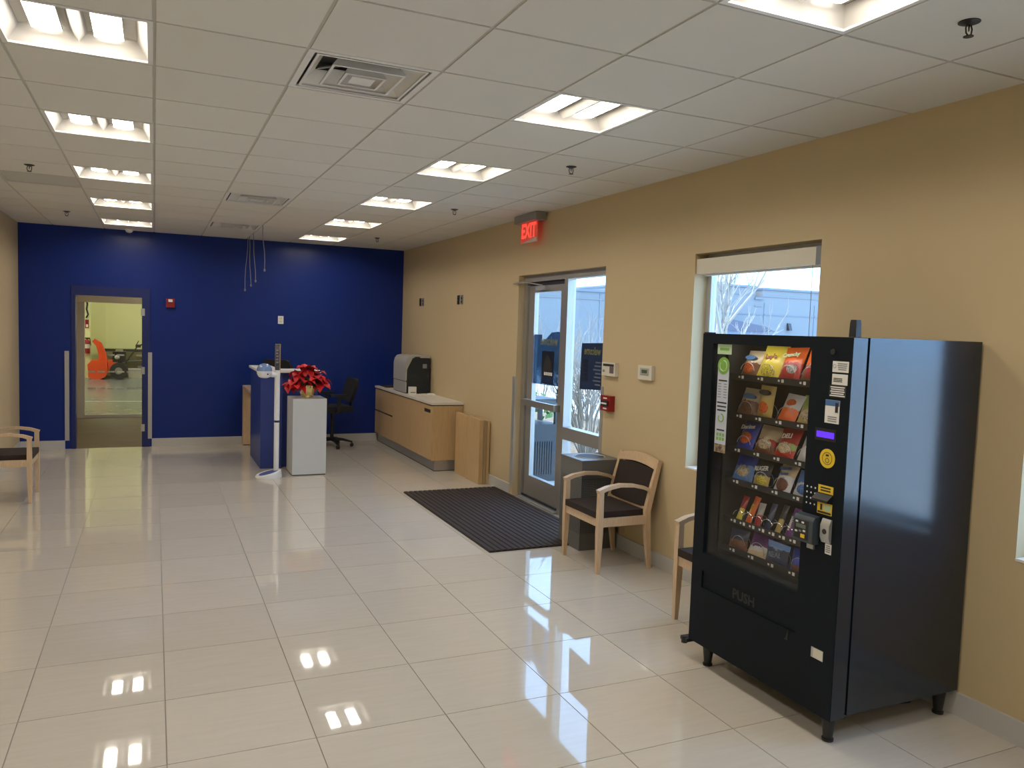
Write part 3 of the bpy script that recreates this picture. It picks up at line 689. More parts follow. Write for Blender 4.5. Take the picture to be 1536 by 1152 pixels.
MB().hexa([(3.30, 10.20, z0), (3.44, 10.16, z0), (3.46, 10.27, z0), (3.33, 10.30, z0)], [(3.30, 10.20, z0+.018), (3.44, 10.16, z0+.012), (3.46, 10.27, z0+.022), (3.33, 10.30, z0+.028)]).obj('pad', M['cream'], t, bevel=.002)
MB().hexa([(3.40, 10.22, z0+.001), (3.50, 10.20, z0+.001), (3.50, 10.29, z0+.001), (3.42, 10.30, z0+.001)], [(3.40, 10.22, z0+.026), (3.50, 10.20, z0+.020), (3.50, 10.29, z0+.03), (3.42, 10.30, z0+.032)]).obj('slip', M['paper'], t, bevel=.002)
tag(MB().box(3.20, 3.48, 11.62, 11.98, z0, z0+.012).obj('folder', mat('dark_folder', (.05, .025, .02), .6), bevel=.002, smooth=0), 'dark brown folder flat on the worktop by the blue wall', 'folder')

# ------------------------------------------------------------------ reception desk, plinth, plant, sanitiser
t = thing('reception_desk', 'blue reception desk with white raised counter and wood side shelf', 'desk', (1.55, 10.6, 0))
MB().box(1.185, 1.44, 9.985, 11.08, .001, 1.185).obj('end_pier', M['deskblue'], t, bevel=.003, smooth=0)
MB().box(1.44, 1.885, 10.06, 10.13, .001, 1.185).obj('front_panel', M['deskblue'], t, bevel=.003, smooth=0)
MB().box(1.81, 1.885, 10.13, 11.08, .001, 1.185).obj('end_panel', M['deskblue'], t, bevel=.003, smooth=0)
MB().box(1.16, 1.905, 9.965, 10.36, 1.186, 1.215).obj('counter_top', M['whiteplastic'], t, bevel=.004, smooth=0)
MB().box(1.16, 1.44, 10.36, 11.09, 1.186, 1.215).obj('counter_return', M['whiteplastic'], t, bevel=.004, smooth=0)
MB().box(1.175, 1.31, 11.085, 12.07, .83, .872).obj('side_shelf', M['maple'], t, bevel=.003, smooth=0)
MB().box(1.175, 1.31, 11.95, 12.07, .012, .83).obj('shelf_leg', M['maple'], t, bevel=.003, smooth=0)
MB().box(1.18, 1.305, 11.955, 12.065, .0, .012).obj('leg_foot', M['black'], t, smooth=0)
t = thing('plinth', 'pale grey display plinth with the red flowering plant on it', 'plinth', (1.675, 9.64, 0))
MB().box(1.482, 1.875, 9.42, 9.86, .012, .912).obj('block', M['plinth'], t, bevel=.002, smooth=0)
MB().box(1.486, 1.871, 9.424, 9.856, 0, .012).obj('foot', M['darkmetal'], t, smooth=0)

t = thing('poinsettia', 'red poinsettia in crinkled gold foil on the pale plinth', 'plant', (1.68, 9.62, .913))
pot = MB(); rings = []
random.seed(3)
for k, (r, z) in enumerate(((.062, .002), (.072, .03), (.085, .075), (.098, .115), (.112, .15), (.104, .148), (.08, .10))):
    rings.append([((1.68+(r+random.uniform(-.009, .009)*(1 if k else .3))*math.cos(2*PI*i/22)), (9.62+(r+random.uniform(-.009, .009))*math.sin(2*PI*i/22)), .913+z+(random.uniform(-.018, .018) if 3 <= k <= 5 else 0)) for i in range(22)])
pot.rings(rings); pot.obj('foil_wrap', M['foil'], t, smooth=20)
MB().lathe((1.68, 9.62, .913), [(.075, .09), (.05, .10), (.001, .105)], 18).obj('soil', M['ink'], t)
def leafdata(name, m, L, w):
    b = MB(); pr = [(0, .0), (.15, .35), (.38, .95), (.6, .85), (.82, .4), (1, .02)]
    top, vs = [], []
    for u, ww in pr:
        z = .12*L*math.sin(u*PI*.9) - .25*L*u*u
        vs.append([(u*L, -ww*w/2, z+.12*w*ww), (u*L, 0, z), (u*L, ww*w/2, z+.12*w*ww)])
    b.rings(vs, False, False); return b.data(name, m, smooth=60)
bd = leafdata('bract', M['bract'], .135, .098); ld = leafdata('leaf', M['leaf'], .13, .075)
heads = [(0, -.02, .33), (-.11, -.06, .26), (.12, -.05, .265), (-.03, .08, .36), (.08, -.11, .23), (-.10, .07, .30), (.12, .08, .30), (-.16, -.02, .20), (.17, .0, .215), (-.03, -.13, .20), (-.13, -.10, .155), (.15, -.09, .17), (.02, -.02, .37), (-.19, .03, .15)]
for hx, hy, hz in heads:
    c = Vector((hx, hy, hz)); off = random.random()*6; n = 7
    for i in range(n):
        a = off+2*PI*i/n+random.uniform(-.2, .2); tilt = random.uniform(-.15, .75)
        link('bract', bd, t, c, (random.uniform(-.3, .3), tilt, a), [random.uniform(.75, 1.15)]*3)
    st = MB(); st.tube([Vector((1.68, 9.62, 1.0)), Vector((1.68+hx*.5, 9.62+hy*.5, .913+hz*.6)), Vector((1.68+hx, 9.62+hy, .913+hz))], .004, 6); st.obj('stem', M['leaf'], t)
for i in range(16):
    a = 2*PI*i/16+random.uniform(-.2, .2); r = random.uniform(.03, .09)
    link('leaf', ld, t, (r*math.cos(a), r*math.sin(a), random.uniform(.17, .24)), (random.uniform(-.3, .3), random.uniform(.1, .6), a), [random.uniform(.8, 1.1)]*3)
MB().lathe((1.83, 9.56, 1.06), [(.001, 0), (.014, .01), (.018, .03), (.012, .05), (.001, .056)], 12).obj('plant_ornament', M['red'], t)
MB().tube([(1.80, 9.58, .99), (1.83, 9.56, 1.06)], .003, 6).obj('ornament_stick', M['white'], t)

t = thing('sanitizer_stand', 'white hand sanitiser stand with a clear dome, before the desk', 'sanitizer stand', (1.25, 9.42, 0))
sx, sy = 1.305, 9.46
b = MB(); n = 32
def ring(rx, ry, z, dz=0): return [(1.215+rx*math.cos(2*PI*k/n), 9.42+ry*math.sin(2*PI*k/n), z+dz*math.cos(2*PI*k/n)) for k in range(n)]
b.rings([ring(.148, .148, 0), ring(.150, .150, .012), ring(.140, .140, .055, .03), ring(.112, .112, .058, .03), ring(.108, .108, .045, .02)]); b.obj('base_ring', M['whiteplastic'], t, smooth=40)
b = MB(); b.rings([ring(.107, .107, .050, .022), ring(.107, .107, .053, .024)]); b.obj('base_pad', mat('pad_blue', (.08, .11, .30), .5), t)
MB().cyl((sx, sy, .05), (sx, sy, .635), .030, n=20).obj('lower_pole', M['whiteplastic'], t)
MB().cyl((sx, sy, .635), (sx, sy, .660), .0275, n=20).obj('joint_ring', M['signblue'], t)
MB().cyl((sx, sy, .660), (sx, sy, 1.245), .031, n=20).obj('upper_pole', M['whiteplastic'], t)
MB().cyl((sx, sy, 1.19), (sx-.10, sy-.01, 1.20), .034, .03, n=14).obj('arm', M['whiteplastic'], t)
MB().lathe((1.158, 9.44, 1.155), [(.03, 0), (.062, .012), (.082, .045), (.088, .082), (.080, .084)], 28).obj('bowl', M['whiteplastic'], t)
MB().lathe((1.158, 9.44, 1.235), [(.086, 0), (.082, .035), (.066, .065), (.040, .084), (.002, .092)], 28).obj('dome', mat('dome_clear_blue', (.16, .25, .48), .08, spec=.8), t)
MB().sphere((1.185, 9.357, 1.205), .009, 10, 6).obj('sensor_dot', M['ink'], t)
MB().box(sx-.028, sx+.034, sy-.006, sy+.006, 1.18, 1.552).obj('sign_frame', M['chrome'], t, bevel=.002)
MB().box(sx-.026, sx+.022, sy-.008, sy-.006, 1.20, 1.545).obj('sign_sheet', mat('sheet_dark', (.03, .028, .05), .4, var=.9, vscale=18, vcol=(.12, .11, .12)), t, smooth=0)
for k in range(5): MB().box(sx-.018, sx+.012-.006*(k % 2), sy-.0086, sy-.008, 1.33+k*.035, 1.345+k*.035).obj('sheet_mark', M['inkgrey'], t, smooth=0)

# ------------------------------------------------------------------ office chairs
def office_chair(loc, rz, label, seat_z, back_top):
    t = thing('office_chair', label, 'office chair', (0,0,0), 'black office chairs at the desk')
    for k in range(5):
        a = 2*PI*k/5+.3; d = Vector((math.cos(a), math.sin(a), 0)); sd_ = Vector((-d.y, d.x, 0))
        MB().sweep([d*.03+Vector((0,0,.115)), d*.16+Vector((0,0,.105)), d*.29+Vector((0,0,.072))], sd_, [.055, .045, .032], [.045, .035, .022]).obj('base_arm', M['black'], t, bevel=.004)
        c = d*.29
        w = MB(); w.cyl(c+sd_*.022+Vector((0,0,.027)), c-sd_*.022+Vector((0,0,.027)), .027, n=14); w.cyl(c+Vector((0,0,.03)), c+Vector((0,0,.075)), .008, n=8); w.obj('caster', M['black'], t)
    MB().cyl((0,0,.09), (0,0,seat_z-.06), .028, .024, 14).obj('gas_column', M['black'], t)
    MB().box(-.12, .12, -.09, .09, seat_z-.075, seat_z-.035).obj('mechanism', M['black'], t, bevel=.008)
    MB().box(-.235, .235, -.24, .24, seat_z-.035, seat_z+.04).obj('seat', M['softblack'], t, bevel=.03, seg=3)
    rings = []
    for z, w, x in ((seat_z+.10, .17, -.225), (seat_z+.20, .215, -.25), (back_top-.10, .225, -.29), (back_top-.02, .19, -.305), (back_top, .15, -.308)):
        rings.append([(x+.03, -w, z), (x+.012, 0, z), (x+.03, w, z), (x-.025, w*.97, z), (x-.045, 0, z), (x-.025, -w*.97, z)])
    MB().rings(rings).obj('backrest', M['softblack'], t, bevel=.008, seg=2)
    MB().sweep([(-.10, 0, seat_z-.055), (-.26, 0, seat_z-.04), (-.285, 0, seat_z+.05), (-.30, 0, seat_z+.24)], (0,1,0), .07, .014).obj('back_support', M['black'], t, bevel=.003)
    for s_ in (-1, 1):
        MB().sweep([(.0, s_*.20, seat_z-.045), (.0, s_*.275, seat_z-.03), (.0, s_*.28, seat_z+.19)], (1,0,0), .05, .018).obj('arm_post', M['black'], t, bevel=.003)
        MB().box(-.13, .13, s_*.28-.035, s_*.28+.035, seat_z+.19, seat_z+.225).obj('arm_pad', M['black'], t, bevel=.012, seg=2)
    t.location = loc; t.rotation_euler = (0, 0, rz)
    return t
office_chair((2.39, 11.60, .0), PI+.12, 'black office chair on casters standing in front of the blue wall', .57, 1.01)
office_chair((1.72, 11.46, .0), PI/2-.65, 'black office chair of which only the backrest shows above the counter', .66, 1.29)
# ------------------------------------------------------------------ vending machine
XF = 2.72
vm = thing('vending_machine', 'tall black snack vending machine on short legs against the tan wall', 'vending machine', (3.14, 2.98, 0))
VY0, VY1, VZ0, VZ1 = 2.47, 3.47, .13, 1.818
xb0, xb1 = 2.822, 3.552
b = MB()
b.box(xb0, xb1, VY0, VY0+.025, VZ0, VZ1); b.box(xb0, xb1, VY1-.025, VY1, VZ0, VZ1); b.box(xb0, xb1, VY0+.025, VY1-.025, VZ1-.025, VZ1)
b.box(xb0, xb1, VY0+.025, VY1-.025, VZ0, VZ0+.03); b.box(xb1-.02, xb1, VY0+.025, VY1-.025, VZ0+.03, VZ1-.025)
b.obj('cabinet', M['vend'], vm, bevel=.003, smooth=0)
gy0, gy1, gz0, gz1 = 2.70, 3.395, .627, 1.766
b = MB()
b.box(xb0+.01, xb1-.03, gy1+.005, gy1+.012, gz0-.05, gz1+.02); b.box(xb0+.01, xb1-.03, gy0-.035, gy0-.028, gz0-.05, gz1+.02)
b.box(xb1-.06, xb1-.05, gy0-.028, gy1+.005, gz0-.05, gz1+.02); b.box(xb0+.01, xb1-.06, gy0-.028, gy1+.005, gz1+.012, gz1+.02); b.box(xb0+.01, xb1-.06, gy0-.028, gy1+.005, gz0-.05, gz0-.04)
b.obj('liner', M['vendin'], vm, smooth=0)
d = MB(); dy0, dy1 = VY0, 3.482
d.box(XF, 2.808, dy0, gy0, VZ0-.012, VZ1); d.box(XF, 2.808, gy1, dy1, VZ0-.012, VZ1); d.box(XF, 2.808, gy0, gy1, gz1, VZ1); d.box(XF, 2.808, gy0, gy1, VZ0-.012, .435); d.box(XF, 2.808, gy0, gy1, .53, gz0)
bmesh.ops.remove_doubles(d.bm, verts=d.bm.verts, dist=.0001)
door = d.obj('door', M['vendface'], vm, smooth=0)
# satin side skin of the door, same paint as cabinet
MB().box(XF+.003, 2.806, dy0-.0015, dy0-.0002, VZ0-.010, VZ1-.002).obj('door_edge', M['vend'], door, smooth=0)
g = MB(); g.box(2.808, 2.822, VY0+.010, VY0+.03, VZ0+.01, VZ1-.01); g.box(2.808, 2.822, VY1-.03, VY1-.01, VZ0+.01, VZ1-.01); g.box(2.808, 2.822, VY0+.03, VY1-.03, VZ1-.03, VZ1-.01); g.obj('door_gasket', M['rubber'], vm, smooth=0)
MB().box(XF+.012, XF+.018, gy0+.001, gy1-.001, gz0+.001, gz1-.001).obj('glass_pane', M['vglass'], vm, smooth=0)
MB().box(XF+.010, XF+.022, gy0+.002, gy1-.002, .437, .528).obj('push_flap', M['vendface'], vm, bevel=.003, smooth=0)
text('PUSH', .070, M['ink'], vm, (XF+.0095, 3.07, .480), -Y_, Z_, 'push_lettering', bold=.002)
MB().prism([(2.742, .44), (2.757, .395), (2.770, .385), (2.745, .385)], 'x', XF-.002, XF).obj('arrow_mark', M['ink'], vm, smooth=0)
for x, y in ((2.775, 2.525), (2.775, 3.375), (3.50, 2.525), (3.50, 3.375)):
    MB().rings([[(x+r*math.cos(2*PI*k/16), y+r*math.sin(2*PI*k/16), z) for k in range(16)] for r, z in ((.026, .001), (.026, .012), (.020, .014), (.034, VZ0-.001))]).obj('leg', M['black'], vm, smooth=40)
br = MB(); br.box(2.705, 2.80, 3.475, 3.535, .098, .118); br.cyl((2.715, 3.51, .085), (2.715, 3.51, .122), .018, n=12); br.obj('hinge_bracket', M['black'], vm, bevel=.003)
MB().box(2.74, 2.79, 3.465, 3.50, VZ1, VZ1+.007).obj('top_hinge', M['black'], vm, bevel=.002)
MB().rings([[(2.765+s*.016*c, 2.503+q*.019*c, z) for s, q in ((-1,-1),(1,-1),(1,1),(-1,1))] for z, c in ((VZ1+.001, 1), (VZ1+.06, .92), (VZ1+.076, .80))]).obj('antenna', M['black'], vm, bevel=.003)
MB().tube([(3.30, 2.72, .13), (3.33, 2.70, .03), (3.38, 2.66, .009), (3.45, 2.645, .009), (3.50, 2.66, .02), (3.53, 2.70, .10), (3.535, 2.75, .14)], .006, 8).obj('power_cord', M['black'], vm)
# interior light strips (real LED strips behind the door frame)
M['led'] = mat('led_strip', (1, 1, 1), .5, emit=(1, .95, .86), es=7.0)
MB().box(2.826, 2.838, gy0-.027, gy0-.012, gz0, gz1).obj('led_strip', M['led'], vm, smooth=0)
MB().box(2.812, 2.840, gy0+.02, gy1-.02, gz1+.003, gz1+.010).obj('led_strip', M['led'], vm, smooth=0)
# control column
def pl(name, y0, y1, z0, z1, m, par=vm, dx=.0015, bev=0., x=XF):
    return MB().box(x-dx, x, y0, y1, z0, z1).obj(name, m, par, bevel=bev, smooth=0)
def lines(par, y0, y1, z0, z1, n, m, x=XF-.0022, jag=.2, nm='text_line'):
    for k in range(n):
        z = z1-(k+.5)*(z1-z0)/n; e = random.uniform(0, jag)*(y1-y0)
        MB().box(x, x+.0006, y0+e*.5, y1-e*.5, z-(z1-z0)/n*.28, z+(z1-z0)/n*.28).obj(nm, m, par, smooth=0)
s1 = pl('info_label', 2.484, 2.572, 1.664, 1.712, M['paper']); lines(s1, 2.490, 2.545, 1.672, 1.706, 4, M['inkgrey'])
MB().torus((XF-.002, 2.560, 1.690), .008, .0012, 'x', 16, 4).obj('ring_mark', M['inkgrey'], s1)
s2 = pl('info_label', 2.486, 2.571, 1.609, 1.656, M['paper']); lines(s2, 2.512, 2.565, 1.620, 1.640, 3, M['ink'])
s3 = pl('instruction_label', 2.490, 2.584, 1.553, 1.606, M['ink']); lines(s3, 2.494, 2.580, 1.556, 1.603, 5, M['paper'])
s4 = pl('payment_card', 2.520, 2.600, 1.437, 1.540, M['paper']); MB().box(XF-.0022, XF-.0014, 2.5205, 2.5995, 1.514, 1.5395).obj('blue_header', M['paperblue'], s4, smooth=0)
MB().box(XF-.0035, XF-.0024, 2.527, 2.542, 1.487, 1.530).obj('phone_picture', M['ink'], s4, smooth=0); lines(s4, 2.53, 2.585, 1.442, 1.470, 3, M['inkgrey'])
pl('display_bezel', 2.530, 2.650, 1.355, 1.410, M['black'], bev=.001); MB().box(XF-.003, XF-.0016, 2.540, 2.640, 1.369, 1.396).obj('display', M['display'], vm, smooth=0)
def disc(par, name, y, z, r, m, x=XF, th=.0018, n=32):
    return MB().cyl((x-th, y, z), (x-.0001, y, z), r, n=n).obj(name, m, par)
s5 = disc(vm, 'round_sticker', 2.571, 1.279, .043, M['yellow'])
MB().torus((XF-.0022, 2.571, 1.279), .027, .0013, 'x', 28, 4).obj('ring_mark', M['ink'], s5); MB().torus((XF-.0022, 2.571, 1.270), .010, .0014, 'x', 18, 4).obj('coin_mark', M['ink'], s5)
MB().box(XF-.003, XF-.0019, 2.563, 2.579, 1.289, 1.297).obj('hand_mark', M['ink'], s5, smooth=0)
s6 = pl('yellow_label', 2.527, 2.612, 1.122, 1.157, M['yellow']); lines(s6, 2.535, 2.604, 1.128, 1.152, 2, M['ink'])
bl = MB(); bl.prism([(XF-.0001, 1.085), (XF-.0001, 1.118), (XF-.030, 1.096), (XF-.030, 1.085)], 'y', 2.530, 2.622); bl.obj('bill_acceptor', M['black'], vm, bevel=.002)
s7 = pl('bill_label', 2.528, 2.612, 1.028, 1.079, M['yellow']); MB().box(XF-.0022, XF-.0014, 2.535, 2.575, 1.045, 1.072).obj('bill_picture', M['palegreen'], s7, smooth=0); MB().box(XF-.0022, XF-.0014, 2.532, 2.608, 1.031, 1.040).obj('black_bar', M['ink'], s7, smooth=0); MB().box(XF-.0022, XF-.0014, 2.583, 2.594, 1.045, 1.072).obj('person_mark', M['ink'], s7, smooth=0)
kb = MB().cyl((XF-.001, 0, 0), (XF+.001, 0, 0), .0042, n=10).data('keypad_button', M['whiteplastic'], (XF, 0, 0))
for r in range(4):
    for c in range(3): link('keypad_button', kb, vm, (XF-3.14, 2.630+c*.024-2.98, 1.060+r*.025))
cr = MB().prism([(XF-.0001, .885), (XF-.0001, 1.012), (XF-.030, 1.006), (XF-.042, .985), (XF-.042, .895), (XF-.034, .885)], 'y', 2.592, 2.710).obj('card_reader', mat('reader_slate', (.045, .060, .075), .35), vm, bevel=.004)
x_ = XF-.0425
MB().box(x_, x_+.001, 2.615, 2.702, .900, .985).obj('reader_face', M['black'], cr, smooth=0)
MB().box(x_-.001, x_, 2.632, 2.690, .948, .966).obj('reader_screen', mat('reader_lcd', (.13, .16, .12), .3), cr, smooth=0)
for (y, z, m) in ((2.688, .930, 'whiteplastic'), (2.664, .934, 'inkgrey'), (2.640, .938, 'whiteplastic'), (2.686, .975, 'whiteplastic'), (2.650, .975, 'whiteplastic')): MB().box(x_-.0015, x_, y-.007, y+.007, z-.004, z+.004).obj('reader_button', M[m], cr, smooth=0)
MB().box(x_-.0015, x_, 2.636, 2.660, .905, .922).obj('reader_key_yellow', M['yellow'], cr, smooth=0)
cs = MB().prism([(XF-.0001, .905), (XF-.0001, 1.012), (XF-.006, 1.012), (XF-.018, .985), (XF-.018, .930), (XF-.006, .905)], 'y', 2.522, 2.572).obj('coin_slot', M['steel'], vm, bevel=.002)
MB().cyl((XF-.0195, 2.547, .957), (XF-.018, 2.547, .957), .012, n=16).obj('coin_button', M['darkmetal'], cs)
MB().box(XF-.012, XF-.0001, 2.612, 2.650, .858, .888).obj('coin_return', M['greymetal'], vm, bevel=.003)
s8 = pl('white_label', 2.518, 2.553, .856, .902, M['paper']); lines(s8, 2.522, 2.549, .862, .897, 4, M['inkgrey'])
MB().cyl((XF-.006, 2.573, 1.752), (XF-.0001, 2.573, 1.752), .013, n=18).obj('lock', M['darkmetal'], vm)
MB().box(XF-.0012, XF-.0001, 2.528, 2.598, .368, .415).obj('rating_plate', M['steel'], vm, smooth=0); MB().box(XF-.002, XF-.0012, 2.530, 2.585, .370, .413).obj('plate_paper', M['cream'], vm, smooth=0)
# strip of labels inside the glass
GX = XF+.012
p1 = MB().box(GX-.002, GX-.0003, 3.258, 3.368, 1.711, 1.763).obj('green_label', M['palegreen'], vm, smooth=0); lines(p1, 3.272, 3.354, 1.726, 1.750, 1, M['green'], GX-.0026)
p2 = MB().box(GX-.002, GX-.0003, 3.270, 3.358, 1.235, 1.650).obj('brand_strip', M['strip'], vm, smooth=0)
disc(p2, 'green_disc', 3.314, 1.650, .046, M['green'], x=GX-.001, th=.0016)
for (z, r, m) in ((1.650, .028, 'palegreen'), (1.375, .020, 'green')):
    q = MB(); q.tube([(GX-.003, 3.314+r*math.cos(a_*PI/12), z+r*math.sin(a_*PI/12)) for a_ in range(6, 27)], .003, 5); q.obj('swirl_mark', M[m], p2)
def tl(w, z): MB().box(GX-.0026, GX-.002, 3.314-w, 3.314+w, z-.004, z+.004).obj('strip_line', M['ink'], p2, smooth=0)
tl(.034, 1.572)
for k in range(6):
    MB().box(GX-.0026, GX-.002, 3.325, 3.350, 1.552-k*.014, 1.557-k*.014).obj('menu_line', M['inkgrey'], p2, smooth=0); MB().box(GX-.0026, GX-.002, 3.280, 3.305, 1.552-k*.014, 1.557-k*.014).obj('menu_line', M['inkgrey'], p2, smooth=0)
tl(.038, 1.455); tl(.036, 1.435); tl(.034, 1.415); tl(.030, 1.310)
for k in range(2):
    for c in range(3): MB().box(GX-.0026, GX-.002, 3.282+c*.023, 3.299+c*.023, 1.277-k*.022, 1.294-k*.022).obj('green_square', M['green'], p2, smooth=0)
MB().box(GX-.002, GX-.0003, 3.270, 3.358, 1.190, 1.235).obj('photo_print', mat('photo_print', (.45, .36, .22), .5, var=.9, vscale=45, vcol=(.08, .04, .03)), vm, smooth=0)
# trays, price tags and spiral ends
rows_z = (1.592, 1.384, 1.200, 1.030, .817, .657)
ncol = (4, 4, 4, 4, 7, 4)
ptag = MB().box(-.001, 0, -.008, .008, -.008, .008).data('price_tag', M['paper'], smooth=0)
ntag = MB().box(-.001, 0, -.006, .006, -.005, .005).data('slot_number', M['paper'], smooth=0)
coil = MB(); coil.tube([(i*.0022, .040*math.cos(2*PI*i/18), .040*math.sin(2*PI*i/18)) for i in range(38)], .0017, 5); coild = coil.data('spiral', M['steel'])
coil = MB(); coil.tube([(i*.0022, .030*math.cos(2*PI*i/18), .030*math.sin(2*PI*i/18)) for i in range(38)], .0017, 5); coils = coil.data('spiral', M['chrome'])
TX = 2.845; slots = {}
for r, z in enumerate(rows_z):
    tr = MB(); tr.box(TX, TX+.004, gy0-.02, gy1+.0, z-.016, z+.016); tr.box(TX+.004, 3.45, gy0-.02, gy1, z-.018, z-.012)
    tray = tr.obj('tray', M['black'], vm, smooth=0)
    n = ncol[r]; ys = [3.307-.146*k for k in range(n)] if n == 4 else [3.31-(3.31-2.875)*k/6 for k in range(7)]
    slots[r] = ys
    for y in ys:
        link('price_tag', ptag, tray, (TX-3.14, y-.012-2.98, z)); link('slot_number', ntag, tray, (TX-3.14, y+.014-2.98, z))
        yc = y-.020 if n == 4 else y-.012
        link('spiral', coild if n == 4 else coils, vm, (TX+.012-3.14, yc-2.98, z+.028 if n == 7 else z+.040))

def pack_mat(name, top, bot, mid=None, split=.52, patch=None, pc=(.5, .32), pr=(.30, .17)):
    m = bpy.data.materials.new(name); m.use_nodes = True; nt = m.node_tree; L = nt.links; b = nt.nodes['Principled BSDF']
    b.inputs['Roughness'].default_value = .28; b.inputs['Specular IOR Level'].default_value = .6
    tc = nt.nodes.new('ShaderNodeTexCoord'); sp = nt.nodes.new('ShaderNodeSeparateXYZ'); L.new(tc.outputs['Generated'], sp.inputs[0])
    n = nt.nodes.new('ShaderNodeTexNoise'); n.inputs['Scale'].default_value = 6; L.new(tc.outputs['Generated'], n.inputs['Vector'])
    mu = nt.nodes.new('ShaderNodeMath'); mu.operation = 'MULTIPLY_ADD'; mu.inputs[1].default_value = .22; L.new(n.outputs['Fac'], mu.inputs[0]); L.new(sp.outputs[2], mu.inputs[2])
    cr = nt.nodes.new('ShaderNodeValToRGB'); cr.color_ramp.interpolation = 'CONSTANT'; e = cr.color_ramp.elements
    e[0].position = 0; e[0].color = (*bot, 1); e[1].position = split+.11; e[1].color = (*top, 1)
    if mid: q = e.new(split-.06); q.color = (*mid, 1)
    L.new(mu.outputs[0], cr.inputs[0]); last = cr.outputs[0]
    if patch:
        def ma(op, a, bv):
            k = nt.nodes.new('ShaderNodeMath'); k.operation = op; L.new(a, k.inputs[0])
            if isinstance(bv, (int, float)): k.inputs[1].default_value = bv
            else: L.new(bv, k.inputs[1])
            return k.outputs[0]
        dx = ma('DIVIDE', ma('SUBTRACT', sp.outputs[1], pc[0]), pr[0]); dz = ma('DIVIDE', ma('SUBTRACT', sp.outputs[2], pc[1]), pr[1])
        dd = ma('ADD', ma('MULTIPLY', dx, dx), ma('MULTIPLY', dz, dz)); dd = ma('ADD', dd, ma('MULTIPLY', n.outputs['Fac'], .5)); ins = ma('LESS_THAN', dd, 1.2)
        n3 = nt.nodes.new('ShaderNodeTexNoise'); n3.inputs['Scale'].default_value = 22; L.new(tc.outputs['Generated'], n3.inputs['Vector'])
        pm = nt.nodes.new('ShaderNodeMix'); pm.data_type = 'RGBA'; pm.inputs[6].default_value = (*patch, 1); pm.inputs[7].default_value = (*[x*.35 for x in patch], 1)
        st = nt.nodes.new('ShaderNodeMapRange'); st.inputs[1].default_value = .45; st.inputs[2].default_value = .6; L.new(n3.outputs['Fac'], st.inputs[0]); L.new(st.outputs[0], pm.inputs[0])
        mx = nt.nodes.new('ShaderNodeMix'); mx.data_type = 'RGBA'; L.new(ins, mx.inputs[0]); L.new(last, mx.inputs[6]); L.new(pm.outputs[2], mx.inputs[7]); last = mx.outputs[2]
    L.new(last, b.inputs['Base Color']); return m
def bag_mesh(w, h, th, seed):
    rnd = random.Random(seed); b = MB(); nu, nv = 12, 14; fr_, bk = [], []
    for j in range(nv+1):
        v = j/nv; ff, bb = [], []
        for i in range(nu+1):
            u = i/nu
            prof = (max(math.sin(PI*u), 0)**.8)*(max(math.sin(PI*min(max((v-.06)/.88, 0), 1)), 0)**.65)*(1.12-.3*v)
            wob = rnd.uniform(-.10, .10)*prof
            sx_ = 1-.06*math.sin(PI*v)
            yy = (u-.5)*w*sx_*-1; zz = v*h
            ff.append((-th/2*(prof+wob)-.0008, yy, zz)); bb.append((th/2*prof+.0008, yy, zz))
        fr_.append(ff); bk.append(bb)
    rings = [f + b_[::-1] for f, b_ in zip(fr_, bk)]
    b.rings(rings); return b
def product(name, r, c, w, h, th, label, m, cat='snack', txt=None, tcol=None, lean=.42, tz=.68, tsz=.03, dx=.0, rz=0., mark=None):
    y = slots[r][c]-(.012 if ncol[r] == 4 else .010); z = rows_z[r]-.010
    t = thing(name, label, cat, (0, 0, 0), 'snacks on the vending trays')
    bag_mesh(w, h, th, r*10+c).obj('wrapper', m, t, smooth=50)
    if mark: MB().rings([[(-th*.5*e_, .042*math.cos(2*PI*q/20), h*tz+.014*math.sin(2*PI*q/20)) for q in range(20)] for e_ in (.55, 1.06)]).obj('oval_mark', mark, t)
    if txt: text(txt, tsz, tcol or M['paper'], t, (-th*.5-.0015, 0, h*tz), (0, -1, .12), Z_, 'printed_name', bold=.0008, ext=.0015)
    t.location = (TX+.010+th*.30+dx, y, z); t.rotation_euler = (random.uniform(-.06, .06), lean, rz+random.uniform(-.16, .16))
    return t
Cc = {'brown': (.20, .075, .035), 'cream': (.62, .50, .32), 'yel': (.75, .62, .06), 'red': (.42, .025, .02), 'or': (.75, .14, .02), 'gold': (.46, .35, .10), 'blue': (.02, .05, .40), 'lblue': (.10, .25, .62), 'white': (.66, .66, .66), 'black': (.015, .014, .013), 'purple': (.16, .03, .22), 'green': (.30, .40, .10), 'pink': (.60, .20, .28), 'silver': (.45, .44, .44), 'dblue': (.02, .03, .09)}
def pm(n, *a, **k): return pack_mat(n, *[Cc[q] for q in a], **{kk: (Cc[v] if isinstance(v, str) else v) for kk, v in k.items()})
BW, BHt, BT = .138, .190, .064
product('chip_bag', 0, 0, BW, .165, BT, 'tan and brown corn chip bag, first in the top tray', pm('w00', 'cream', 'brown', patch='or', pc=(.5, .35)), mark=M['paperblue'], tz=.68)
product('chip_bag', 0, 1, .150, .205, .055, 'bright yellow potato chip bag in the top tray', pm('w01', 'yel', 'yel', patch='yel', pc=(.5, .25)), txt="Lay's", tcol=M['red'], tz=.62, tsz=.036)
product('chip_bag', 0, 2, BW, .195, BT, 'red snack bag with green lettering beside the yellow bag', pm('w02', 'or', 'red', patch='silver', pc=(.35, .35), pr=(.2, .12)), txt='Crunchy', tcol=M['palegreen'], tz=.72, tsz=.030)
product('chip_bag', 0, 3, BW, .185, BT, 'red brown snack bag at the far end of the top tray', pm('w03', 'or', 'brown', patch='red'), tz=.7)
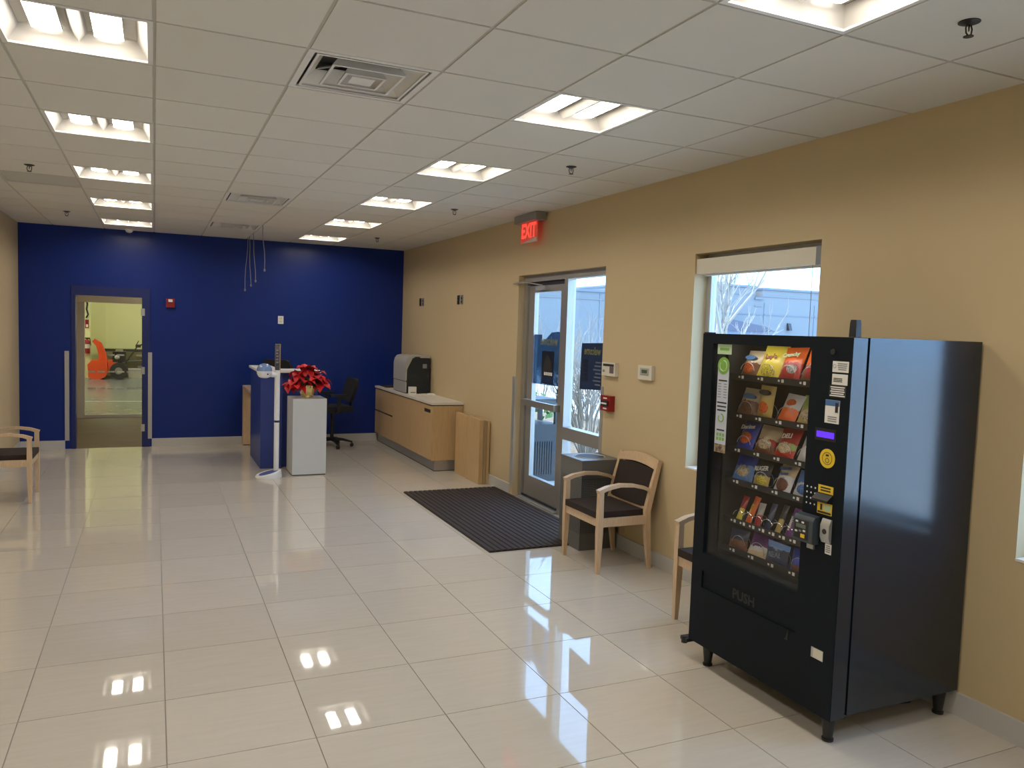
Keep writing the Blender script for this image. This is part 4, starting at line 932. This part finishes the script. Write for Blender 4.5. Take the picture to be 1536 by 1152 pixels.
product('chip_bag', 1, 0, BW, .170, BT, 'cream and brown nut bag, first in the second tray', pm('w10', 'cream', 'brown', patch='brown', pc=(.5, .35)), mark=M['paperblue'], tz=.68)
product('snack_pouch', 1, 1, .125, .185, .050, 'upright gold pouch with a dark oval in the second tray', pm('w11', 'gold', 'gold', patch='or', pc=(.5, .38)), mark=M['ink'], lean=.12, tz=.80)
product('chip_bag', 1, 2, .140, .165, .05, 'white over orange pretzel bag in the second tray', pm('w12', 'white', 'or', split=.5, patch='or', pc=(.5, .70), pr=(.26, .12)))
product('chip_bag', 1, 3, BW, .170, BT, 'yellow green bag at the far end of the second tray', pm('w13', 'green', 'gold', patch='cream'))
product('chip_bag', 2, 0, .140, .185, .05, 'royal blue tortilla chip bag in the third tray', pm('w20', 'blue', 'blue', patch='or', pc=(.5, .42), pr=(.30, .18)), txt='Doritos', tcol=M['whiteplastic'], tz=.74, tsz=.034)
product('chip_bag', 2, 1, BW, .170, BT, 'tan and maroon trail mix bag in the third tray', pm('w21', 'cream', 'brown', mid='red', patch='cream', pc=(.5, .38)))
product('chip_bag', 2, 2, .140, .175, .05, 'red bag with pale middle in the third tray', pm('w22', 'red', 'red', mid='green', split=.5, patch='cream', pc=(.5, .38)), txt='DELI', tcol=M['paper'], tz=.72, tsz=.034)
product('chip_bag', 2, 3, BW, .150, BT, 'plain white bag at the far end of the third tray', pm('w23', 'white', 'white'))
product('cookie_bag', 3, 0, BW, .185, .05, 'light blue cookie bag, first in the fourth tray', pm('w30', 'blue', 'lblue', patch='cream', pc=(.5, .36)))
product('cookie_bag', 3, 1, .125, .140, .04, 'black snack pack with a yellow lower half in the fourth tray', pm('w31', 'black', 'gold', split=.48, patch='yel', pc=(.4, .3)), txt='RUGER', tcol=M['paper'], tz=.74, tsz=.034, lean=.3)
product('cookie_bag', 3, 2, .135, .180, .05, 'pale yellow and white cookie bag in the fourth tray', pm('w32', 'cream', 'white', patch='brown', pc=(.5, .28), pr=(.34, .2)), txt='Famous\nAmos', tcol=M['paperblue'], tz=.66, tsz=.028)
product('cookie_bag', 3, 3, BW, .150, BT, 'pale blue and white bag at the far end of the fourth tray', pm('w33', 'lblue', 'white', patch='lblue'))
bars = [('dark red and yellow candy bar, first of the candy tray', 'red', 'yel', None, .15), ('orange peanut butter cup pack in the candy tray', 'or', 'or', "Reese's", .165), ('silver and red candy bar in the candy tray', 'silver', 'red', None, .14),
        ('dark blue candy bar in the candy tray', 'dblue', 'dblue', None, .155), ('gold and black caramel bar in the candy tray', 'black', 'gold', None, .165), ('purple fruit candy bag in the candy tray', 'purple', 'purple', 'Skittles', .165), ('pink fruit chew stick at the end of the candy tray', 'pink', 'pink', None, .16)]
for k, (lab, a_, b_, tx, h) in enumerate(bars):
    w = .052 if k in (1, 5) else .042
    t = product('candy_bar', 4, k, w, h, .022, lab, pm('w4%d' % k, a_, b_), 'candy', lean=.38, dx=.004)
    if tx: text(tx, .026 if len(tx) > 1 else .045, M['paper'] if k not in (1,) else M['yellow'], t, (-.0125, 0, h*.5), (0, -.06, -1) if len(tx) > 1 else (0, -1, 0), (0, -1, 0) if len(tx) > 1 else (0, 0, 1), 'printed_name', bold=.0006, ext=.0012)
product('pastry_pack', 5, 0, .130, .120, .045, 'dark clear wrapped pastry pack, first in the lowest tray', pm('w50', 'dblue', 'brown', patch='brown'), lean=.25)
product('pastry_pack', 5, 1, .130, .145, .045, 'purple and cream cookie pack in the lowest tray', pm('w51', 'purple', 'cream', mid='white', split=.45, patch='purple', pc=(.5, .62)), lean=.5)
product('pastry_pack', 5, 2, .150, .125, .04, 'blue lidded snack pack with pale block letters in the lowest tray', pm('w52', 'lblue', 'dblue', split=.75), txt='REAL', tcol=M['signgrey'], lean=.15, tz=.5, tsz=.038)
product('pastry_pack', 5, 3, BW, .125, BT, 'deep blue pack with a brown patch at the end of the lowest tray', pm('w53', 'blue', 'blue', patch='brown', pc=(.5, .25)), lean=.2)

# ------------------------------------------------------------------ service corridor and workshop beyond the open doorway
M['shopfloor'] = mat('shop_floor', (.17, .13, .075), .6, var=.15, vscale=3)
M['greyfloor'] = mat('epoxy_grey_floor', (.22, .23, .23), .25, var=.2, vscale=1.5)
M['yellowwall'] = mat('pale_yellow_wall', (.82, .80, .46), .7)
M['greige'] = mat('greige_frame', (.56, .54, .48), .5)
struct(MB().box(-2.2, 1.2, YB+.02, 15.8, -.12, -.001).obj('floor_corridor', M['shopfloor'], smooth=0))
struct(MB().box(-4.2, 4.2, 15.8, 27.2, -.12, -.001).obj('floor_workshop', M['greyfloor'], smooth=0))
struct(MB().box(-2.3, 1.3, YB+.15, 15.9, 2.62, 2.72).obj('ceiling_corridor', M['white'], smooth=0))
struct(MB().box(-1.77, -1.65, YB+.15, 15.74, 0, 2.62).obj('wall_corridor_left', M['tan'], smooth=0))
struct(MB().box(1.1, 1.2, YB+.15, 15.74, 0, 2.62).obj('wall_corridor_right', M['tan'], smooth=0))
pw = MB(); pw.box(-4.2, -1.30, 15.74, 15.86, 0, 4.4); pw.box(.20, 4.2, 15.74, 15.86, 0, 4.4); pw.box(-1.30, .20, 15.74, 15.86, 2.16, 4.4)
struct(pw.obj('wall_corridor_end', M['tan'], smooth=0))
struct(MB().box(-4.2, 4.2, 27.1, 27.2, 0, 4.4).obj('wall_workshop_back', M['yellowwall'], smooth=0))
struct(MB().box(-4.2, -4.1, 15.86, 27.1, 0, 4.4).obj('wall_workshop_left', M['yellowwall'], smooth=0))
struct(MB().box(4.1, 4.2, 15.86, 27.1, 0, 4.4).obj('wall_workshop_right', M['yellowwall'], smooth=0))
struct(MB().box(-4.3, 4.3, 15.7, 27.2, 4.4, 4.5).obj('ceiling_workshop', M['white'], smooth=0))
d3 = sroot('door_3', (-.5, 15.76, 0))
MB().box(-1.30, -1.115, 15.72, 15.80, 0, 2.16).obj('jamb', M['greige'], d3, bevel=.004, smooth=0)
MB().box(.02, .20, 15.72, 15.80, 0, 2.16).obj('jamb', M['greige'], d3, bevel=.004, smooth=0)
MB().box(-1.26, .20, 15.70, 15.72, 2.045, 2.155).obj('frame_head', M['cream'], d3, bevel=.004, smooth=0)
MB().box(-1.115, .02, 15.74, 15.79, 0, .055).obj('bottom_rail', M['greige'], d3, smooth=0)
MB().box(-1.115, .02, 15.765, 15.773, .055, 2.045).obj('glass_pane', M['glass'], d3, smooth=0)
M['frost'] = mat('frosted_white', (.62, .64, .62), .6)
for z in (.522, .822, 1.123):
    for k in range(7):
        x = -1.07+k*.155
        if z > 1.1 and k in (0, 1, 4): continue
        MB().box(x, x+.115, 15.761, 15.764, z-.014, z+.014).obj('glass_dash', M['frost'], d3, smooth=0)
MB().box(-.27, -.20, 15.72, 15.74, .90, .94).obj('door_pull', M['steel'], d3, smooth=0)
tag(MB().box(-4.0, 4.0, 18.72, 18.82, 0, .002).obj('floor_line', M['frost'], smooth=0), 'thin pale line across the workshop floor', 'floor marking')  # thin pale strip laid across the workshop floor
for x, lab in ((-2.9, 'long workshop ceiling strip light on the extinguisher side'), (2.3, 'long workshop ceiling strip light on the far side from the extinguisher')):
    t = thing('shop_light', lab, 'ceiling light', (x, 21.5, 4.4), 'workshop strip lights')
    MB().box(x-.09, x+.09, 17.2, 26.2, 4.33, 4.40).obj('housing', M['white'], t, smooth=0)
    MB().box(x-.06, x+.06, 17.25, 26.15, 4.31, 4.33).obj('tube_lens', mat('shop_glow', (1, 1, 1), .5, emit=(1, .97, .80), es=32), t, smooth=0)
t = thing('corridor_light', 'flat square lamp on the corridor ceiling behind the open doorway', 'ceiling light', (.72, 14.0, 2.62))
MB().box(.52, .92, 13.5, 14.5, 2.592, 2.618).obj('housing', M['white'], t, smooth=0)
MB().box(.55, .89, 13.53, 14.47, 2.586, 2.592).obj('lens', mat('corridor_glow', (1, 1, 1), .5, emit=(1, .92, .80), es=18), t, smooth=0)
# snow blower, seen side-on at the back of the workshop
t = thing('snow_blower', 'orange snow blower with black handlebars in the far workshop', 'snow blower', (-1.1, 25.77, 0))
MB().prism([(-1.72, .05), (-1.62, .0), (-1.42, .0), (-1.30, .06), (-1.22, .20), (-1.24, .50), (-1.40, .56), (-1.64, .54), (-1.74, .42)], 'y', 25.5, 26.0).obj('auger_housing', M['redpaint'], t, bevel=.02)
MB().sweep([(-1.33, 25.75, .45), (-1.38, 25.75, .75), (-1.46, 25.75, 1.0), (-1.60, 25.75, 1.12)], (0,1,0), .17, [.22, .19, .17, .10]).obj('chute', M['redpaint'], t, bevel=.015)
MB().box(-1.22, -.98, 25.56, 25.96, .22, .55).obj('gear_case', M['redpaint'], t, bevel=.02)
for y in (25.50, 25.95):
    MB().cyl((-.94, y, .245), (-.94, y+.12, .245), .235, n=28).obj('tyre', M['rubber'], t, bevel=.02)
    MB().cyl((-.94, y-.01, .245), (-.94, y+.13, .245), .10, n=20).obj('wheel_hub', M['greymetal'], t)
MB().box(-1.10, -.76, 25.55, 25.97, .50, .80).obj('engine', M['black'], t, bevel=.03)
MB().cyl((-.93, 25.70, .78), (-.93, 25.70, .86), .10, n=20).obj('fuel_cap', M['greymetal'], t)
MB().sphere((-.98, 25.52, .64), (.07, .03, .07), 14, 8).obj('recoil_cover', M['steel'], t)
for y in (25.56, 25.95):
    MB().tube([(-.80, y, .40), (-.60, y, .72), (-.44, y, .98), (-.30, y, 1.02)], .017, 8).obj('handlebar', M['black'], t)
MB().box(-.50, -.36, 25.55, 25.96, .93, 1.01).obj('control_panel', M['black'], t, bevel=.01)
MB().tube([(-.48, 25.75, 1.0), (-.42, 25.72, 1.12)], .012, 6).obj('lever', M['black'], t)
t = thing('fire_extinguisher', 'red fire extinguisher at the edge of the workshop glass door', 'fire extinguisher', (-1.78, 25.95, .72))
MB().lathe((-1.78, 25.95, .72), [(.072, 0), (.078, .02), (.078, .33), (.06, .38), (.025, .40), (.022, .43)], 20).obj('cylinder', M['red'], t)
MB().lathe((-1.78, 25.95, .87), [(.0785, 0), (.0785, .12)], 20, False).obj('label_band', M['paper'], t)
MB().tube([(-1.78, 25.95, 1.15), (-1.70, 25.93, 1.14), (-1.68, 25.92, .95)], .012, 6).obj('hose', M['black'], t)
MB().box(-1.84, -1.70, 25.93, 25.97, 1.15, 1.18).obj('handle', M['black'], t, smooth=0)
t = thing('column_post', 'narrow tan wall column carrying the extinguisher in the workshop', 'column', (-1.95, 26.1, 0))
MB().box(-2.15, -1.70, 26.03, 26.25, 0, 4.4).obj('shaft', M['yellowwall'], t, smooth=0)
tag(MB().box(-1.83, -1.735, 26.02, 26.029, 1.45, 1.70).obj('extinguisher_sign', M['red'], smooth=0), 'small red sign above the workshop fire extinguisher', 'sign')
MB().box(-1.81, -1.755, 26.017, 26.02, 1.48, 1.56).obj('white_panel', M['paper'], bpy.data.objects['extinguisher_sign'], smooth=0)
tag(MB().tube([(-1.80, 26.01, 2.35), (-1.77, 26.0, 2.15), (-1.79, 26.0, 2.0), (-1.75, 26.0, 1.85), (-1.80, 26.0, 1.75)], .022, 8).obj('hanging_hose', M['black']), 'short black hose hanging above the red sign in the workshop', 'hose')
t = thing('storage_rack', 'low grey storage rack along the back of the workshop', 'rack', (-.3, 26.8, 0))
for z in (.22, .50, .78): MB().box(-1.45, 1.4, 26.55, 27.0, z-.02, z+.02).obj('shelf_board', mat('rack_grey', (.16, .17, .18), .5), t, smooth=0)
for x in (-1.42, 0, 1.36): MB().box(x-.025, x+.025, 26.54, 27.0, 0, .86).obj('upright', M['darkmetal'], t, smooth=0)
MB().box(-1.45, 1.4, 26.5, 27.02, .80, .84).obj('rack_top', M['darkmetal'], t, smooth=0)
t = thing('storage_tote', 'low cream plastic tote on the floor beside the snow blower', 'box', (-.2, 26.2, 0))
MB().box(-.70, .2, 26.1, 26.45, .0, .24).obj('tub', M['cream'], t, bevel=.01); MB().box(-.72, .22, 26.08, 26.47, .24, .27).obj('lid', M['whiteplastic'], t, bevel=.006)

# ------------------------------------------------------------------ outdoors
M['asphalt'] = mat('asphalt', (.16, .16, .16), .85, var=.3, vscale=2)
M['mulch'] = mat('mulch', (.20, .15, .10), .95, var=.5, vscale=12)
M['drygrass'] = mat('pale_concrete_lot', (.58, .57, .54), .9, var=.15, vscale=2)
M['facade'] = mat('facade_panel', (.205, .205, .205), .7)
M['facadetrim'] = mat('facade_trim', (.17, .19, .22), .6)
struct(MB().box(XO, 6.0, -4, 14, -.14, -.03).obj('ground_sidewalk', M['concrete'], smooth=0))
struct(MB().box(4.9, 8.6, 8.4, 16, -.12, -.015).obj('ground_bed', M['mulch'], smooth=0))
struct(MB().box(XO, 140, -60, 120, -.25, -.14).obj('ground_lot', M['drygrass'], smooth=0))
t = thing('far_building', 'long pale flat-roofed building across the lot with stepped parapet', 'building', (32, 40, -.14))
for (x0, x1, top) in ((8, 27.2, 4.18), (27.2, 33.42, 4.99), (33.42, 34.0, 4.30), (34.0, 47, 4.92), (47, 70, 4.6)):
    MB().box(x0, x1, 38, 50, -.14, top-.12).obj('wall', M['facade'], t, smooth=0)
    MB().box(x0-.03, x1+.03, 37.9, 50, top-.12, top).obj('parapet_cap', M['facadetrim'], t, smooth=0)
    MB().box(x0, x1, 37.96, 38.0, top-.55, top-.48).obj('cornice', M['facade'], t, smooth=0)
for x in (34.2, 38.3, 42.4, 29.5, 22.5, 18.5): MB().box(x-.03, x+.03, 37.97, 38, -.1, 4.0).obj('panel_joint', M['facadetrim'], t, smooth=0)
MB().box(27.5, 60, 37.97, 38, 3.24, 3.30).obj('panel_joint', M['facadetrim'], t, smooth=0)
for x in (36.2, 23.4): MB().prism([(37.75, 2.35), (38, 2.35), (38, 2.8), (37.9, 2.8)], 'x', x-.12, x+.12).obj('wall_lamp', M['darkmetal'], t, smooth=0)
t = thing('dark_building', 'low building with a sloping slate roof left of the pale one', 'building', (29, 34, -.14))
MB().box(27.6, 32.6, 35.6, 37.5, -.14, 2.2).obj('wall', mat('slate_wall', (.20, .22, .28), .7), t, smooth=0)
MB().prism([(27.4, 2.2), (32.8, 2.2), (32.0, 2.5), (29.0, 2.9)], 'y', 35.4, 37.6).obj('roof', mat('roof_slate', (.10, .10, .13), .7), t, smooth=0)
def branchy(name, label, base, h, n, spread, seed, m, depth=3, r0=.03, cat='shrub', grp=None, trunk=False):
    rnd = random.Random(seed); t = thing(name, label, cat, base, grp); mb = MB()
    def grow(p, d, L, r, k):
        q = p + d*L*.5 + Vector((rnd.uniform(-.08, .08), rnd.uniform(-.08, .08), .0))*L; e = p + d*L
        mb.tube([p, q, e], [r, r*.8, r*.55], 4 if k < depth else 5)
        if k == 0: return
        for _ in range(3 if k > 1 else 3):
            s = rnd.uniform(.35, .95); b0 = p.lerp(e, s)
            nd = (d + Vector((rnd.uniform(-1, 1), rnd.uniform(-1, 1), rnd.uniform(-.1, .7)))*.75).normalized()
            grow(b0, nd, L*rnd.uniform(.45, .75), r*.5, k-1)
    for i in range(n):
        a = rnd.uniform(0, 2*PI); d = Vector((math.cos(a)*spread*rnd.uniform(.2, 1), math.sin(a)*spread*rnd.uniform(.2, 1), 1)).normalized()
        grow(Vector(base)+Vector((math.cos(a)*.08, math.sin(a)*.08, -.02)) if not trunk else Vector(base), d, h*rnd.uniform(.5, .75), r0*rnd.uniform(.7, 1), depth)
    mb.obj('branches', m, t, smooth=0); return t
M['twig'] = mat('pale_twig', (.33, .30, .26), .8)
M['twigdark'] = mat('twig_brown', (.30, .25, .20), .8)
branchy('bare_shrub', 'dense bare twiggy shrub behind the sidelight glass', (5.85, 10.1, -.02), 1.75, 22, .5, 11, M['twigdark'], 3, .018, 'shrub', 'bare shrubs outside')
branchy('bare_shrub', 'second bare shrub further along the planting bed', (8.2, 14.2, -.02), 1.9, 18, .6, 12, M['twig'], 3, .018, 'shrub', 'bare shrubs outside')
branchy('bare_shrub', 'bare shrub behind the outdoor litter bin', (6.05, 12.3, -.02), 2.0, 5, .25, 13, M['twigdark'], 3, .016, 'shrub', 'bare shrubs outside')
branchy('bare_tree', 'pale bare tree seen through the window behind the vending machine', (9.2, 11.4, -.14), 3.6, 4, .28, 5, M['twig'], 4, .06, 'tree', None)
def green_shrub(base):
    t = thing('evergreen_shrub', 'round green shrub glimpsed behind the outdoor litter bin', 'shrub', base); rnd = random.Random(4)
    lm = MB()
    for i in range(260):
        v = Vector((rnd.gauss(0, 1), rnd.gauss(0, 1), rnd.gauss(0, 1))).normalized()*.45*rnd.uniform(.8, 1.05); c = Vector(base)+Vector((v.x, v.y, .5+v.z)); a = v.orthogonal().normalized()*.05; b_ = v.cross(a).normalized()*.03
        lm.rings([[c+a, c+b_, c-a, c-b_], [c+a+v*.02, c+b_+v*.02, c-a+v*.02, c-b_+v*.02]])
    lm.obj('foliage', mat('shrub_green', (.12, .22, .05), .7), t, smooth=0)
    MB().cyl(base, Vector(base)+Vector((0, 0, .5)), .03, n=8).obj('stem', M['twigdark'], t)
green_shrub((4.95, 10.0, -.02))
t = thing('outdoor_bin', 'grey hooded litter bin with ribbed sides outside the glass door', 'trash can', (4.28, 8.75, -.03))
M['binout'] = mat('outdoor_bin_grey', (.045, .048, .052), .5)
bx0, bx1, by0, by1 = 4.02, 4.52, 8.50, 9.0
MB().box(bx0, bx1, by0, by1, -.03, .60).obj('tub', M['binout'], t, bevel=.03, seg=2)
for k in range(12): MB().box(bx0+.06+k*.032, bx0+.077+k*.032, by0-.012, by0, .06, .46).obj('rib', M['binout'], t, smooth=0)
hd = MB(); hd.box(bx0, bx1, by0, by1, .60, .67); hd.box(bx0, bx1, by0, by1, .86, .98)
for x in (bx0, bx1-.05):
    for y in (by0, by1-.05): hd.box(x, x+.05, y, y+.05, .67, .86)
hd.obj('hood', M['binout'], t, bevel=.01)
